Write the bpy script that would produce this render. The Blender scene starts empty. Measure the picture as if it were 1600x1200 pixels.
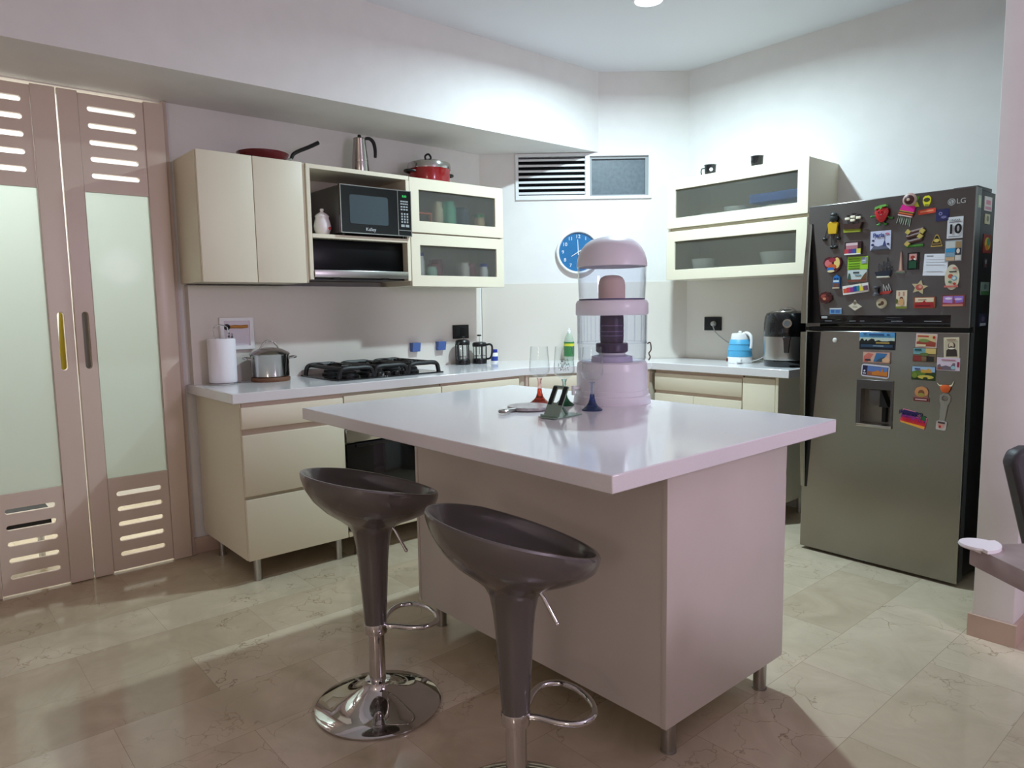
import bpy, bmesh, math, random
from mathutils import Vector, Matrix
random.seed(4)
SC = bpy.context.scene
COL = SC.collection
PI = math.pi

# ---------------------------------------------------------------- materials
def lin(c):
    return tuple(((v/255)/12.92 if v/255 <= .04045 else ((v/255+.055)/1.055)**2.4) for v in c)
_M = {}
def mat(name, rgb, rough=.5, metal=0., spec=.5, trans=0., ior=1.45, coat=0., emit=None, estr=0., alpha=1., aniso=0., sub=0.):
    if name in _M: return _M[name]
    m = bpy.data.materials.new(name); m.use_nodes = True
    b = m.node_tree.nodes['Principled BSDF']
    b.inputs['Base Color'].default_value = (*lin(rgb), 1)
    b.inputs['Roughness'].default_value = rough
    b.inputs['Metallic'].default_value = metal
    b.inputs['Specular IOR Level'].default_value = spec
    b.inputs['Transmission Weight'].default_value = trans
    b.inputs['IOR'].default_value = ior
    b.inputs['Coat Weight'].default_value = coat
    b.inputs['Coat Roughness'].default_value = .06
    if emit:
        b.inputs['Emission Color'].default_value = (*lin(emit), 1); b.inputs['Emission Strength'].default_value = estr
    m.diffuse_color = (*lin(rgb), 1)
    _M[name] = m
    return m
def flat(rgb):                       # painted or printed colour
    return mat('print_%d_%d_%d' % tuple(rgb), rgb, .45)
def nodes(m): return m.node_tree.nodes, m.node_tree.links, m.node_tree.nodes['Principled BSDF']

def thin_glass(name, tint, gloss=.1, rough=.02, frost=0.):
    m = bpy.data.materials.new(name); m.use_nodes = True
    N, L = m.node_tree.nodes, m.node_tree.links
    N.remove(N['Principled BSDF'])
    out = N['Material Output']
    t = N.new('ShaderNodeBsdfTransparent'); t.inputs[0].default_value = (*lin(tint), 1)
    g = N.new('ShaderNodeBsdfGlossy'); g.inputs['Roughness'].default_value = rough
    f = N.new('ShaderNodeLayerWeight'); f.inputs['Blend'].default_value = .5
    pw = N.new('ShaderNodeMath'); pw.operation = 'POWER'; pw.inputs[1].default_value = 4
    mx = N.new('ShaderNodeMixShader'); ma = N.new('ShaderNodeMath'); ma.operation = 'MULTIPLY_ADD'
    ma.inputs[1].default_value = .75; ma.inputs[2].default_value = gloss; ma.use_clamp = True
    L.new(f.outputs['Facing'], pw.inputs[0]); L.new(pw.outputs[0], ma.inputs[0]); L.new(ma.outputs[0], mx.inputs[0])
    L.new(t.outputs[0], mx.inputs[1]); L.new(g.outputs[0], mx.inputs[2])
    last = mx
    if frost:
        r = N.new('ShaderNodeBsdfRefraction'); r.inputs['Roughness'].default_value = .25; r.inputs['IOR'].default_value = 1.22
        r.inputs[0].default_value = (*lin(tint), 1)
        df = N.new('ShaderNodeBsdfDiffuse'); df.inputs[0].default_value = (*lin((190, 194, 190)), 1)
        m3 = N.new('ShaderNodeMixShader'); m3.inputs[0].default_value = .1
        L.new(r.outputs[0], m3.inputs[1]); L.new(df.outputs[0], m3.inputs[2]); r = m3
        m2 = N.new('ShaderNodeMixShader'); m2.inputs[0].default_value = frost
        L.new(mx.outputs[0], m2.inputs[1]); L.new(r.outputs[0], m2.inputs[2]); last = m2
    L.new(last.outputs[0], out.inputs[0])
    m.diffuse_color = (*lin(tint), .5)
    return m

def marble_floor():
    m = mat('polished_marble', (186, 172, 150), .11, spec=.5)
    N, L, B = nodes(m)
    tc = N.new('ShaderNodeTexCoord')
    mp = N.new('ShaderNodeMapping'); mp.inputs['Rotation'].default_value = (0, 0, PI/2); mp.inputs['Location'].default_value = (-.07, .034, 0)
    L.new(tc.outputs['Object'], mp.inputs[0])
    br = N.new('ShaderNodeTexBrick'); br.inputs['Scale'].default_value = 1; br.inputs['Brick Width'].default_value = .64; br.inputs['Row Height'].default_value = .305
    br.inputs['Mortar Size'].default_value = .0011; br.inputs['Mortar Smooth'].default_value = .6; br.offset = .5
    br.inputs['Color1'].default_value = (0, 0, 0, 1); br.inputs['Color2'].default_value = (1, 1, 1, 1); br.inputs['Mortar'].default_value = (.5, .5, .5, 1)
    L.new(mp.outputs[0], br.inputs['Vector'])
    tile = N.new('ShaderNodeValToRGB')
    e = tile.color_ramp.elements; e[0].color = (*lin((184, 167, 142)), 1); e[1].color = (*lin((206, 193, 170)), 1)
    L.new(br.outputs['Color'], tile.inputs[0])
    # clouding that differs from tile to tile
    ad = N.new('ShaderNodeVectorMath'); ad.operation = 'MULTIPLY_ADD'; ad.inputs[1].default_value = (7, 3, 5)
    L.new(br.outputs['Color'], ad.inputs[0]); L.new(tc.outputs['Object'], ad.inputs[2])
    nz = N.new('ShaderNodeTexNoise'); nz.inputs['Scale'].default_value = 4.5; nz.inputs['Detail'].default_value = 6; nz.inputs['Roughness'].default_value = .6; nz.inputs['Distortion'].default_value = 1.2
    L.new(ad.outputs[0], nz.inputs['Vector'])
    cr = N.new('ShaderNodeValToRGB'); e = cr.color_ramp.elements
    e[0].position = .3; e[0].color = (.89, .88, .86, 1); e[1].position = .68; e[1].color = (1.08, 1.08, 1.08, 1)
    L.new(nz.outputs[0], cr.inputs[0])
    mu = N.new('ShaderNodeMix'); mu.data_type = 'RGBA'; mu.blend_type = 'MULTIPLY'; mu.inputs[0].default_value = 1
    L.new(tile.outputs[0], mu.inputs[6]); L.new(cr.outputs[0], mu.inputs[7])
    # veins
    nd = N.new('ShaderNodeTexNoise'); nd.inputs['Scale'].default_value = 6; nd.inputs['Detail'].default_value = 4
    L.new(ad.outputs[0], nd.inputs['Vector'])
    av = N.new('ShaderNodeVectorMath'); av.operation = 'MULTIPLY_ADD'; av.inputs[1].default_value = (.35, .35, .35)
    L.new(nd.outputs['Color'], av.inputs[0]); L.new(ad.outputs[0], av.inputs[2])
    vo = N.new('ShaderNodeTexVoronoi'); vo.feature = 'DISTANCE_TO_EDGE'; vo.inputs['Scale'].default_value = 5.5
    L.new(av.outputs[0], vo.inputs['Vector'])
    vr = N.new('ShaderNodeValToRGB'); e = vr.color_ramp.elements
    e[0].position = 0; e[0].color = (1, 1, 1, 1); e[1].position = .018; e[1].color = (0, 0, 0, 1)
    L.new(vo.outputs[0], vr.inputs[0])
    msk = N.new('ShaderNodeTexNoise'); msk.inputs['Scale'].default_value = 3; L.new(ad.outputs[0], msk.inputs['Vector'])
    mr = N.new('ShaderNodeValToRGB'); e = mr.color_ramp.elements
    e[0].position = .48; e[0].color = (0, 0, 0, 1); e[1].position = .64; e[1].color = (.75, .75, .75, 1)
    L.new(msk.outputs[0], mr.inputs[0])
    vm = N.new('ShaderNodeMath'); vm.operation = 'MULTIPLY'; L.new(vr.outputs[0], vm.inputs[0]); L.new(mr.outputs[0], vm.inputs[1])
    m3 = N.new('ShaderNodeMix'); m3.data_type = 'RGBA'; m3.inputs[7].default_value = (*lin((128, 104, 78)), 1)
    L.new(vm.outputs[0], m3.inputs[0]); L.new(mu.outputs[2], m3.inputs[6])
    # joints
    m4 = N.new('ShaderNodeMix'); m4.data_type = 'RGBA'; m4.inputs[7].default_value = (*lin((142, 124, 104)), 1)
    jm = N.new('ShaderNodeMath'); jm.operation = 'MULTIPLY'; jm.inputs[1].default_value = .7
    L.new(br.outputs['Fac'], jm.inputs[0]); L.new(jm.outputs[0], m4.inputs[0]); L.new(m3.outputs[2], m4.inputs[6])
    L.new(m4.outputs[2], B.inputs['Base Color'])
    return m

def noisy(m, scale, c0, c1, bump=0.):
    N, L, B = nodes(m)
    tc = N.new('ShaderNodeTexCoord'); nz = N.new('ShaderNodeTexNoise'); nz.inputs['Scale'].default_value = scale; nz.inputs['Detail'].default_value = 4
    L.new(tc.outputs['Object'], nz.inputs['Vector'])
    r = N.new('ShaderNodeValToRGB'); e = r.color_ramp.elements
    e[0].position = .3; e[0].color = (*lin(c0), 1); e[1].position = .7; e[1].color = (*lin(c1), 1)
    L.new(nz.outputs[0], r.inputs[0]); L.new(r.outputs[0], B.inputs['Base Color'])
    if bump:
        b = N.new('ShaderNodeBump'); b.inputs['Strength'].default_value = bump; b.inputs['Distance'].default_value = .002
        L.new(nz.outputs[0], b.inputs['Height']); L.new(b.outputs[0], B.inputs['Normal'])
    return m

def brushed(m, rough=.3, aniso=.6):
    N, L, B = nodes(m)
    B.inputs['Anisotropic'].default_value = aniso; B.inputs['Anisotropic Rotation'].default_value = .25
    t = N.new('ShaderNodeTangent'); t.direction_type = 'RADIAL'; t.axis = 'Z'
    L.new(t.outputs[0], B.inputs['Tangent'])
    return m

WALL = noisy(mat('white_wall_paint', (226, 224, 222), .6, spec=.2), 9, (224, 222, 220), (228, 226, 224))
SPLASH = mat('pale_backsplash', (218, 212, 202), .38, spec=.4)
CEIL = mat('ceiling_paint', (230, 232, 238), .8, spec=.1)
FLOOR = marble_floor()
BASEB = noisy(mat('marble_baseboard', (176, 152, 136), .3), 6, (182, 158, 142), (196, 174, 156))
DOORP = mat('taupe_door_lacquer', (216, 199, 184), .3, spec=.5)
DOORG = mat('door_frosted_glass', (214, 227, 221), .5, spec=.25, trans=.72, ior=1.2, coat=.04)
CREAM = mat('cream_cabinet', (225, 217, 195), .42, spec=.4)
CREAMD = mat('cream_carcass', (206, 199, 180), .5, spec=.3)
TAUPE = mat('taupe_edge', (196, 176, 162), .45)
ISLE = noisy(mat('taupe_white_panel', (206, 199, 192), .38, spec=.4), 3, (203, 196, 189), (210, 203, 196))
QUARTZ = noisy(mat('white_quartz', (226, 224, 226), .1, spec=.5), 300, (224, 222, 224), (229, 227, 229))
STEEL = brushed(mat('brushed_steel', (150, 147, 138), .22, 1.))
STEELD = brushed(mat('dark_brushed_steel', (120, 118, 116), .3, 1.))
STEELP = mat('polished_steel', (190, 188, 184), .14, 1.)
SATIN = mat('satin_steel', (176, 174, 170), .3, 1.)
CHROME = mat('chrome', (205, 203, 202), .04, 1.)
BLACK = mat('black_plastic', (14, 14, 15), .35)
BLACKG = mat('black_glass', (8, 8, 10), .06, spec=.6)
BLACKM = mat('black_matt', (20, 20, 21), .7)
HOODB = mat('hood_black', (6, 6, 8), .3, spec=.2)
IRON = mat('cast_iron', (18, 17, 18), .45)
DGREY = mat('dark_grey_metal', (46, 46, 48), .4, .5)
WHITEP = mat('white_plastic', (236, 236, 236), .3)
PAPERW = mat('white_paper', (236, 233, 238), .85, spec=.1)
STOOL = mat('gunmetal_gloss', (104, 100, 98), .25, .45, coat=.4)
RED = mat('red_enamel', (140, 18, 24), .22, coat=.4)
PINK = mat('pink_plastic', (219, 214, 222), .3)
CLEAR = thin_glass('clear_glass', (253, 254, 254), .02)
TANK = thin_glass('clear_blue_plastic', (248, 249, 252), .025, .08)
FROST = thin_glass('frosted_glass', (242, 244, 242), .04, .25, .84)
GREYG = thin_glass('smoked_lid_glass', (200, 200, 198), .12)

# ---------------------------------------------------------------- mesh builder
class MB:
    def __init__(s): s.bm = bmesh.new(); s.mats = []; s.cur = 0
    def use(s, m):
        if m not in s.mats: s.mats.append(m)
        s.cur = s.mats.index(m); return s
    def _f(s, vs):
        try: f = s.bm.faces.new(vs)
        except ValueError: return None
        f.material_index = s.cur; return f
    def box(s, x0, y0, z0, x1, y1, z1, bev=0., seg=2):
        if x0 > x1: x0, x1 = x1, x0
        if y0 > y1: y0, y1 = y1, y0
        if z0 > z1: z0, z1 = z1, z0
        v = [s.bm.verts.new(p) for p in ((x0,y0,z0),(x1,y0,z0),(x1,y1,z0),(x0,y1,z0),(x0,y0,z1),(x1,y0,z1),(x1,y1,z1),(x0,y1,z1))]
        fs = [s._f([v[i] for i in q]) for q in ((0,3,2,1),(4,5,6,7),(0,1,5,4),(1,2,6,5),(2,3,7,6),(3,0,4,7))]
        if bev:
            es = list({e for f in fs for e in f.edges})
            r = bmesh.ops.bevel(s.bm, geom=es, offset=bev, segments=seg, affect='EDGES', profile=.5)
            for f in r['faces']: f.material_index = s.cur
        return s
    def prism(s, poly, a, b, fn):
        """poly 2-D, extruded from a to b; fn(u, v, w) -> xyz"""
        n = len(poly)
        A = [s.bm.verts.new(fn(u, v, a)) for u, v in poly]; B = [s.bm.verts.new(fn(u, v, b)) for u, v in poly]
        s._f(A[::-1]); s._f(B)
        for i in range(n): s._f([A[i], A[(i+1) % n], B[(i+1) % n], B[i]])
        return s
    def plate(s, outer, holes, a, b, fn):
        """2-D plate with holes, from depth a to b"""
        t = bmesh.new(); es = []
        for loop in [outer]+list(holes):
            vs = [t.verts.new((u, v, 0)) for u, v in loop]
            es += [t.edges.new((vs[i], vs[(i+1) % len(vs)])) for i in range(len(vs))]
        bmesh.ops.triangle_fill(t, use_beauty=True, use_dissolve=False, edges=es)
        t.verts.index_update()
        A = [s.bm.verts.new(fn(v.co.x, v.co.y, a)) for v in t.verts]; B = [s.bm.verts.new(fn(v.co.x, v.co.y, b)) for v in t.verts]
        for f in t.faces:
            q = [v.index for v in f.verts]; s._f([A[i] for i in q][::-1]); s._f([B[i] for i in q])
        for e in t.edges:
            if len(e.link_faces) == 1:
                i, j = e.verts[0].index, e.verts[1].index; s._f([A[i], A[j], B[j], B[i]])
        t.free(); return s
    def lathe(s, prof, c=(0, 0, 0), n=40, warp=None, axis='z', arc=None):
        rings = []
        for r, z in prof:
            ring = []
            if r < 1e-6: ring = [(0., 0., z)]*1
            else: ring = [(r*math.cos(2*PI*k/n), r*math.sin(2*PI*k/n), z) for k in range(n)]
            out = []
            for p in ring:
                if warp: p = warp(*p)
                if axis == 'y': p = (p[0], -p[2], p[1])
                elif axis == 'x': p = (p[2], p[0], p[1])
                out.append(s.bm.verts.new((p[0]+c[0], p[1]+c[1], p[2]+c[2])))
            rings.append(out)
        for a, b in zip(rings, rings[1:]):
            for k in range(n):
                k2 = (k+1) % n
                if len(a) == 1 and len(b) == 1: continue
                if len(a) == 1: s._f([a[0], b[k2], b[k]])
                elif len(b) == 1: s._f([a[k], a[k2], b[0]])
                else: s._f([a[k], a[k2], b[k2], b[k]])
        return s
    def cyl(s, p0, p1, r0, r1=None, n=24):
        r1 = r0 if r1 is None else r1
        p0, p1 = Vector(p0), Vector(p1); d = (p1-p0).normalized()
        u = d.orthogonal().normalized(); w = d.cross(u)
        A = [s.bm.verts.new(p0+r0*(math.cos(2*PI*k/n)*u+math.sin(2*PI*k/n)*w)) for k in range(n)]
        B = [s.bm.verts.new(p1+r1*(math.cos(2*PI*k/n)*u+math.sin(2*PI*k/n)*w)) for k in range(n)]
        s._f(A[::-1]); s._f(B)
        for k in range(n): s._f([A[k], A[(k+1) % n], B[(k+1) % n], B[k]])
        return s
    def tube(s, pts, r, n=10, closed=False, sx=1.):
        pts = [Vector(p) for p in pts]; m = len(pts); rings = []; up = None
        for i, p in enumerate(pts):
            a = pts[i-1] if (i or closed) else p; b = pts[(i+1) % m] if (i < m-1 or closed) else p
            d = (b-a).normalized()
            if up is None: up = d.orthogonal().normalized()
            up = (up-d*up.dot(d)).normalized(); w = d.cross(up)
            rr = r(i/(m-1)) if callable(r) else r
            rings.append([s.bm.verts.new(p+rr*(math.cos(2*PI*k/n)*up*sx+math.sin(2*PI*k/n)*w)) for k in range(n)])
        for i in range(m if closed else m-1):
            A, B = rings[i], rings[(i+1) % m]
            for k in range(n): s._f([A[k], A[(k+1) % n], B[(k+1) % n], B[k]])
        if not closed: s._f(rings[0][::-1]); s._f(rings[-1])
        return s
    def ball(s, c, rx, ry=None, rz=None, n=20):
        ry = ry or rx; rz = rz or rx; m = n//2
        prof = [(math.sin(PI*i/m), -math.cos(PI*i/m)) for i in range(m+1)]
        prof[0] = (0, -1); prof[-1] = (0, 1)
        return s.lathe(prof, c, n, warp=lambda x, y, z: (x*rx, y*ry, z*rz))
    def build(s, name, m=None, parent=None, loc=(0, 0, 0), rot=(0, 0, 0), bevel=0., smooth=True, weld=True):
        if weld: bmesh.ops.remove_doubles(s.bm, verts=s.bm.verts, dist=1e-6)
        bmesh.ops.recalc_face_normals(s.bm, faces=s.bm.faces)
        me = bpy.data.meshes.new(name); s.bm.to_mesh(me); s.bm.free()
        for q in (s.mats or [m]): me.materials.append(q)
        if smooth:
            me.shade_smooth(); me.set_sharp_from_angle(angle=math.radians(38))
        o = bpy.data.objects.new(name, me); COL.objects.link(o)
        o.location = loc; o.rotation_euler = rot
        if parent: o.parent = parent
        if bevel:
            b = o.modifiers.new('bevel', 'BEVEL'); b.width = bevel; b.segments = 2; b.limit_method = 'ANGLE'
        return o

def tag(o, label, cat, group=None, kind=None):
    o['label'] = label; o['category'] = cat
    if group: o['group'] = group
    if kind: o['kind'] = kind
    return o
def thing(name, label, cat, loc=(0, 0, 0), rz=0., group=None, kind=None):
    o = bpy.data.objects.new(name, None); COL.objects.link(o); o.empty_display_size = .05
    o.location = loc; o.rotation_euler = (0, 0, rz)
    return tag(o, label, cat, group, kind)
def struct(o, label=None, cat=None):
    o['kind'] = 'structure'
    if label: o['label'] = label; o['category'] = cat
    return o
def bx(name, m, parent, x0, y0, z0, x1, y1, z1, bev=0., **k):
    return MB().box(x0, y0, z0, x1, y1, z1, bev).build(name, m, parent, **k)
def copy_tree(o, parent=None):
    c = o.copy(); COL.objects.link(c); c.parent = parent
    for ch in list(o.children): copy_tree(ch, c)
    return c
FX = lambda u, v, w: (w, u, v)          # a plate in the y-z plane, thickness along x
FY = lambda u, v, w: (u, w, v)          # a plate in the x-z plane
FZ = lambda u, v, w: (u, v, w)
def rect(x0, y0, x1, y1): return [(x0, y0), (x1, y0), (x1, y1), (x0, y1)]
def rrect(x0, y0, x1, y1, r, n=5):
    out = []
    for cx, cy, a in ((x1-r, y0+r, -90), (x1-r, y1-r, 0), (x0+r, y1-r, 90), (x0+r, y0+r, 180)):
        for k in range(n+1):
            t = math.radians(a+90*k/n); out.append((cx+r*math.cos(t), cy+r*math.sin(t)))
    return out
def oval(cx, cy, rx, ry, n=28): return [(cx+rx*math.cos(2*PI*k/n), cy+ry*math.sin(2*PI*k/n)) for k in range(n)]
def arcpts(c, r, a0, a1, n, fn): return [fn(c[0]+r*math.cos(math.radians(a0+(a1-a0)*k/n)), c[1]+r*math.sin(math.radians(a0+(a1-a0)*k/n))) for k in range(n+1)]
def spline(pts, n=8):
    P = [Vector(p) for p in pts]; out = []
    for i in range(len(P)-1):
        a = P[max(i-1, 0)]; b = P[i]; c = P[i+1]; d = P[min(i+2, len(P)-1)]
        for k in range(n):
            t = k/n; out.append(.5*((2*b)+(c-a)*t+(2*a-5*b+4*c-d)*t*t+(3*b-a-3*c+d)*t**3))
    return out+[P[-1]]
def lettering(s, size, m, parent, loc, rot=(PI/2, 0, 0), depth=.0006, name='lettering', sx=1., bold=0.):
    cu = bpy.data.curves.new('t', 'FONT'); cu.body = s; cu.size = size; cu.extrude = depth; cu.align_x = 'CENTER'; cu.align_y = 'CENTER'; cu.offset = bold
    t = bpy.data.objects.new('t', cu); COL.objects.link(t)
    dg = bpy.context.evaluated_depsgraph_get(); dg.update()
    me = bpy.data.meshes.new_from_object(t.evaluated_get(dg)); me.name = name
    bpy.data.objects.remove(t); bpy.data.curves.remove(cu)
    me.materials.clear(); me.materials.append(m)
    o = bpy.data.objects.new(name, me); COL.objects.link(o); o.location = loc; o.rotation_euler = rot; o.scale = (sx, 1, 1)
    if parent: o.parent = parent
    return o
# ---------------------------------------------------------------- camera
def setup_camera():
    yw, pt, rl = math.radians(139.0063), math.radians(-6.0948), math.radians(-.9313)
    fw = Vector((math.cos(yw)*math.cos(pt), math.sin(yw)*math.cos(pt), math.sin(pt)))
    rt = Vector((math.sin(yw), -math.cos(yw), 0)); up = rt.cross(fw)
    r2 = rt*math.cos(rl)+up*math.sin(rl); u2 = -rt*math.sin(rl)+up*math.cos(rl)
    M = Matrix(((r2.x, u2.x, -fw.x, 3.8517), (r2.y, u2.y, -fw.y, -1.1197), (r2.z, u2.z, -fw.z, 1.2623), (0, 0, 0, 1)))
    cd = bpy.data.cameras.new('camera'); cd.sensor_width = 36; cd.lens = 1106.36/1600*36; cd.clip_start = .05
    c = bpy.data.objects.new('camera', cd); COL.objects.link(c); c.matrix_world = M; SC.camera = c
setup_camera()

# ---------------------------------------------------------------- the room
HC, SZ, SX = 2.823, 2.302, .534            # ceiling, underside and depth of the bulkhead
YD, XD, RW = 1.965, .935, 3.03             # the diagonal corner wall
X1, Y0, Y1 = 7.0, -5.0, 5.2
struct(bx('floor', FLOOR, None, -1.6, Y0-.2, -.1, X1+.2, Y1+.2, 0))
struct(bx('ceiling', CEIL, None, -1.6, Y0-.2, HC, X1+.2, Y1+.2, HC+.1))
struct(MB().plate(rect(Y0-.2, 0, YD+.15, HC), [rect(-1.28, .0005, -.022, 2.296)], -.14, 0, FX).build('wall_left', WALL))
DD = Vector((XD, RW-YD, 0)).normalized(); TH = math.atan2(DD.y, DD.x)
DL = math.hypot(XD, RW-YD)
def on_diag(name, m, mb, parent=None): return mb.build(name, m, parent, (0, YD, 0), (0, 0, TH))
WS0, WS1, WZ0, WZ1 = .243, 1.166, 1.992, 2.298
struct(on_diag('wall_corner', WALL, MB().plate(rect(-.1, 0, DL+.1, HC), [rect(WS0, WZ0, WS1, WZ1)], 0, .14, FY)))
struct(bx('wall_right', WALL, None, XD, RW, 0, 3.2, RW+.14, HC))
struct(bx('wall_pillar', WALL, None, 3.044, 1.875, 0, 3.175, Y1, HC, .004))
struct(bx('wall_back', WALL, None, X1, Y0, 0, X1+.15, Y1, HC))
struct(bx('wall_near', WALL, None, -.1, Y0-.15, 0, X1+.15, Y0, HC))
struct(bx('wall_dining', WALL, None, 3.1, Y1, 0, X1+.15, Y1+.15, HC))
struct(bx('trim_1', WALL, None, -.02, Y0, SZ, SX, 2.62, HC), 'white dropped ceiling bulkhead above the left wall cabinets', 'bulkhead')
# backsplash panels, a slightly warmer sheet up to the wall cabinets
struct(bx('trim_2', SPLASH, None, 0, .02, .9, .055, YD-.06, 1.405))
struct(on_diag('trim_3', SPLASH, MB().box(.0, -.008, .9, DL, 0, 1.43)))
struct(bx('trim_4', SPLASH, None, XD, RW-.008, .9, 2.05, RW, 1.43))
struct(bx('baseboard_left', BASEB, None, 0, -.018, 0, .014, 1.9, .085, .002))
m = MB().box(3.032, 1.863, 0, 3.187, 1.875, .085).box(3.175, 1.875, 0, 3.187, Y1, .085).box(3.032, 1.875, 0, 3.044, 3.03, .085)
struct(m.build('baseboard_pillar', BASEB))
# laundry room behind the folding doors
m = MB().box(-1.75, -2.0, -.01, -1.6, .5, HC).box(-1.6, -2.0, 0, -.14, -1.9, HC).box(-1.6, .4, 0, -.14, .5, HC)
struct(m.build('wall_laundry', WALL))
NIGHT = mat('night_outside', (10, 12, 16), .9)
struct(on_diag('wall_shaft', NIGHT, MB().box(WS0-.2, .75, 1.7, WS1+.2, .8, 2.6).box(WS0-.25, .14, 1.7, WS0-.2, .8, 2.6).box(WS1+.2, .14, 1.7, WS1+.25, .8, 2.6).box(WS0-.2, .14, 1.65, WS1+.2, .8, 1.7).box(WS0-.2, .14, 2.6, WS1+.2, .8, 2.65)))

# window in the diagonal wall: louvres on the left, a fixed pane on the right
ALU = mat('white_aluminium', (224, 226, 228), .4)
ALUG = mat('grey_aluminium', (150, 154, 156), .4)
w = thing('window_1', 'high window with louvres and a dark frosted pane above the clock', 'window', (0, YD, 0), TH, kind='structure')
SM = .735
m = MB().plate(rect(WS0, WZ0, WS1, WZ1), [rect(WS0+.022, WZ0+.03, SM-.018, WZ1-.02), rect(SM+.014, WZ0+.02, WS1-.02, WZ1-.022)], -.012, .05, FY)
m.build('window_frame', ALU, w, bevel=.002)
m = MB().plate(rect(SM+.014, WZ0+.02, WS1-.02, WZ1-.022), [rect(SM+.028, WZ0+.03, WS1-.04, WZ1-.038)], .006, .04, FY)
m.build('sash', ALUG, w)
PANE = noisy(mat('frosted_window_pane', (92, 104, 112), .4, spec=.6), 40, (84, 96, 104), (98, 110, 118), .3)
bx('pane', PANE, w, SM+.02, .022, WZ0+.025, WS1-.03, .03, WZ1-.03)
m = MB()
for k in range(7):
    z = WZ0+.047+k*.0365
    m.prism([(0, z-.009), (.005, z-.009), (.034, z+.009), (.034, z+.013), (0, z+.004)], WS0+.023, SM-.019, lambda u, v, q: (q, u-.004, v))
m.build('louvre', ALU, w)
bx('vent_backing', NIGHT, w, WS0+.02, .046, WZ0+.02, SM-.015, .05, WZ1-.01)

# ceiling lamp
lp = thing('ceiling_lamp', 'round white surface lamp on the kitchen ceiling', 'lamp', (1.48, 1.9, HC))
MB().lathe([(0, 0), (.083, 0), (.086, -.008), (.08, -.022), (.07, -.024), (.07, -.016), (0, -.016)]).build('lamp_body', WHITEP, lp)
GLOW = mat('lamp_diffuser', (255, 255, 255), .5, emit=(236, 246, 255), estr=9.)
MB().lathe([(0, -.022), (.05, -.022), (.068, -.019), (.068, -.016), (0, -.016)]).build('diffuser', GLOW, lp)

# ---------------------------------------------------------------- folding doors on the left
def leaf(n, y0, y1, p0, p1, hy, label):
    t = thing('door_%d' % n, label, 'door', (.02, 0, 0), kind='structure')
    slots = []
    ww = (p1-p0)*.255
    c = (p0+p1)/2
    for k in range(5):
        z = 2.208-k*.0755; slots.append(rrect(c-ww*1.46, z-.011, c+ww*1.46, z+.013, .0115))
    for k in range(5):
        z = .392-k*.0755; slots.append(rrect(c-ww*1.46, z-.011, c+ww*1.46, z+.013, .0115))
    glass = rect(p0+.001, .474, p1-.001, 1.832)
    handle = rrect(hy-.0135, 1.012, hy+.0135, 1.278, .013)
    m = MB(); zc = .012
    for h in sorted(slots+[glass], key=lambda q: min(v for u, v in q)):
        lo, hi = min(v for u, v in h), max(v for u, v in h)
        if lo-.008 > zc: m.plate(rect(p0, zc, p1, lo-.008), [], -.008, .014, FX)
        m.plate(rect(p0, lo-.008, p1, hi+.008), [h], -.008, .014, FX); zc = hi+.008
    m.plate(rect(p0, zc, p1, 2.274), [], -.008, .014, FX).build('panel', DOORP, t, weld=False, smooth=False)
    if hy < p0:
        MB().plate(rect(y0, .004, p0-.002, 2.28), [handle], -.012, .02, FX).build('stile', DOORP, t, bevel=.002)
        bx('stile', DOORP, t, -.012, p1+.002, .004, .02, y1, 2.28, .002)
    else:
        bx('stile', DOORP, t, -.012, y0, .004, .02, p0-.002, 2.28, .002)
        MB().plate(rect(p1+.002, .004, y1, 2.28), [handle], -.012, .02, FX).build('stile', DOORP, t, bevel=.002)
    bx('pane', DOORG, t, -.004, p0+.001, .474, .004, p1-.001, 1.832)
    return t
leaf(1, -.925, -.4885, -.845, -.585, -.538, 'left taupe folding door leaf with frosted glass')
leaf(2, -.4815, -.0385, -.4, -.128, -.439, 'right taupe folding door leaf beside the kitchen wall')
struct(MB().box(-.14, -.036, 0, .022, -.018, 2.3).box(-.05, -.06, 0, -.03, -.036, 2.3).build('trim_5', TAUPE))  # frame post, plus an inner strip added to block laundry light at the gap
struct(bx('trim_6', TAUPE, None, -.14, -1.285, 0, .022, -1.27, 2.3, .002))
struct(bx('door_3', DOORP, None, .008, -1.268, .004, .04, -.94, 2.28, .002))

# ---------------------------------------------------------------- base cabinets and worktop
YC, XC, RF = 1.76, .985, 2.575          # worktop corners
wt = [(.0, 0.), (.65, 0.), (.65, YC), (XC, RF), (1.925, RF), (1.925, RW-.01), (XD+.01, RW-.01), (.0+.002, YD)]
tag(MB().prism(wt, .853, .9, FZ).build('kitchen_worktop', QUARTZ, bevel=.003), 'white quartz worktop running round the corner along both walls', 'worktop')
FR = .645
def leg_at(p, x, y, z=.112, r=.0175): return MB().cyl((x, y, .004), (x, y, z), r).cyl((x, y, 0), (x, y, .006), r+.002).build('leg', SATIN, p)
# drawers on the left end
c = thing('base_cabinet', 'cream three-drawer base cabinet at the left end by the doors', 'cabinet')
MB().box(.02, .043, .112, FR-.02, .548, .853).build('carcass', CREAMD, c)
bx('side_panel', CREAM, c, .02, .036, .112, FR-.02, .043, .853)
bx('finger_rail', TAUPE, c, FR-.03, .044, .7, FR-.012, .548, .853)
for z0, z1 in ((.732, .832), (.418, .702), (.112, .402)): bx('drawer', CREAM, c, FR-.019, .038, z0, FR, .546, z1, .0025)
for x, y in ((.12, .09), (.6, .09), (.6, .51), (.12, .51)): leg_at(c, x, y)
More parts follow.
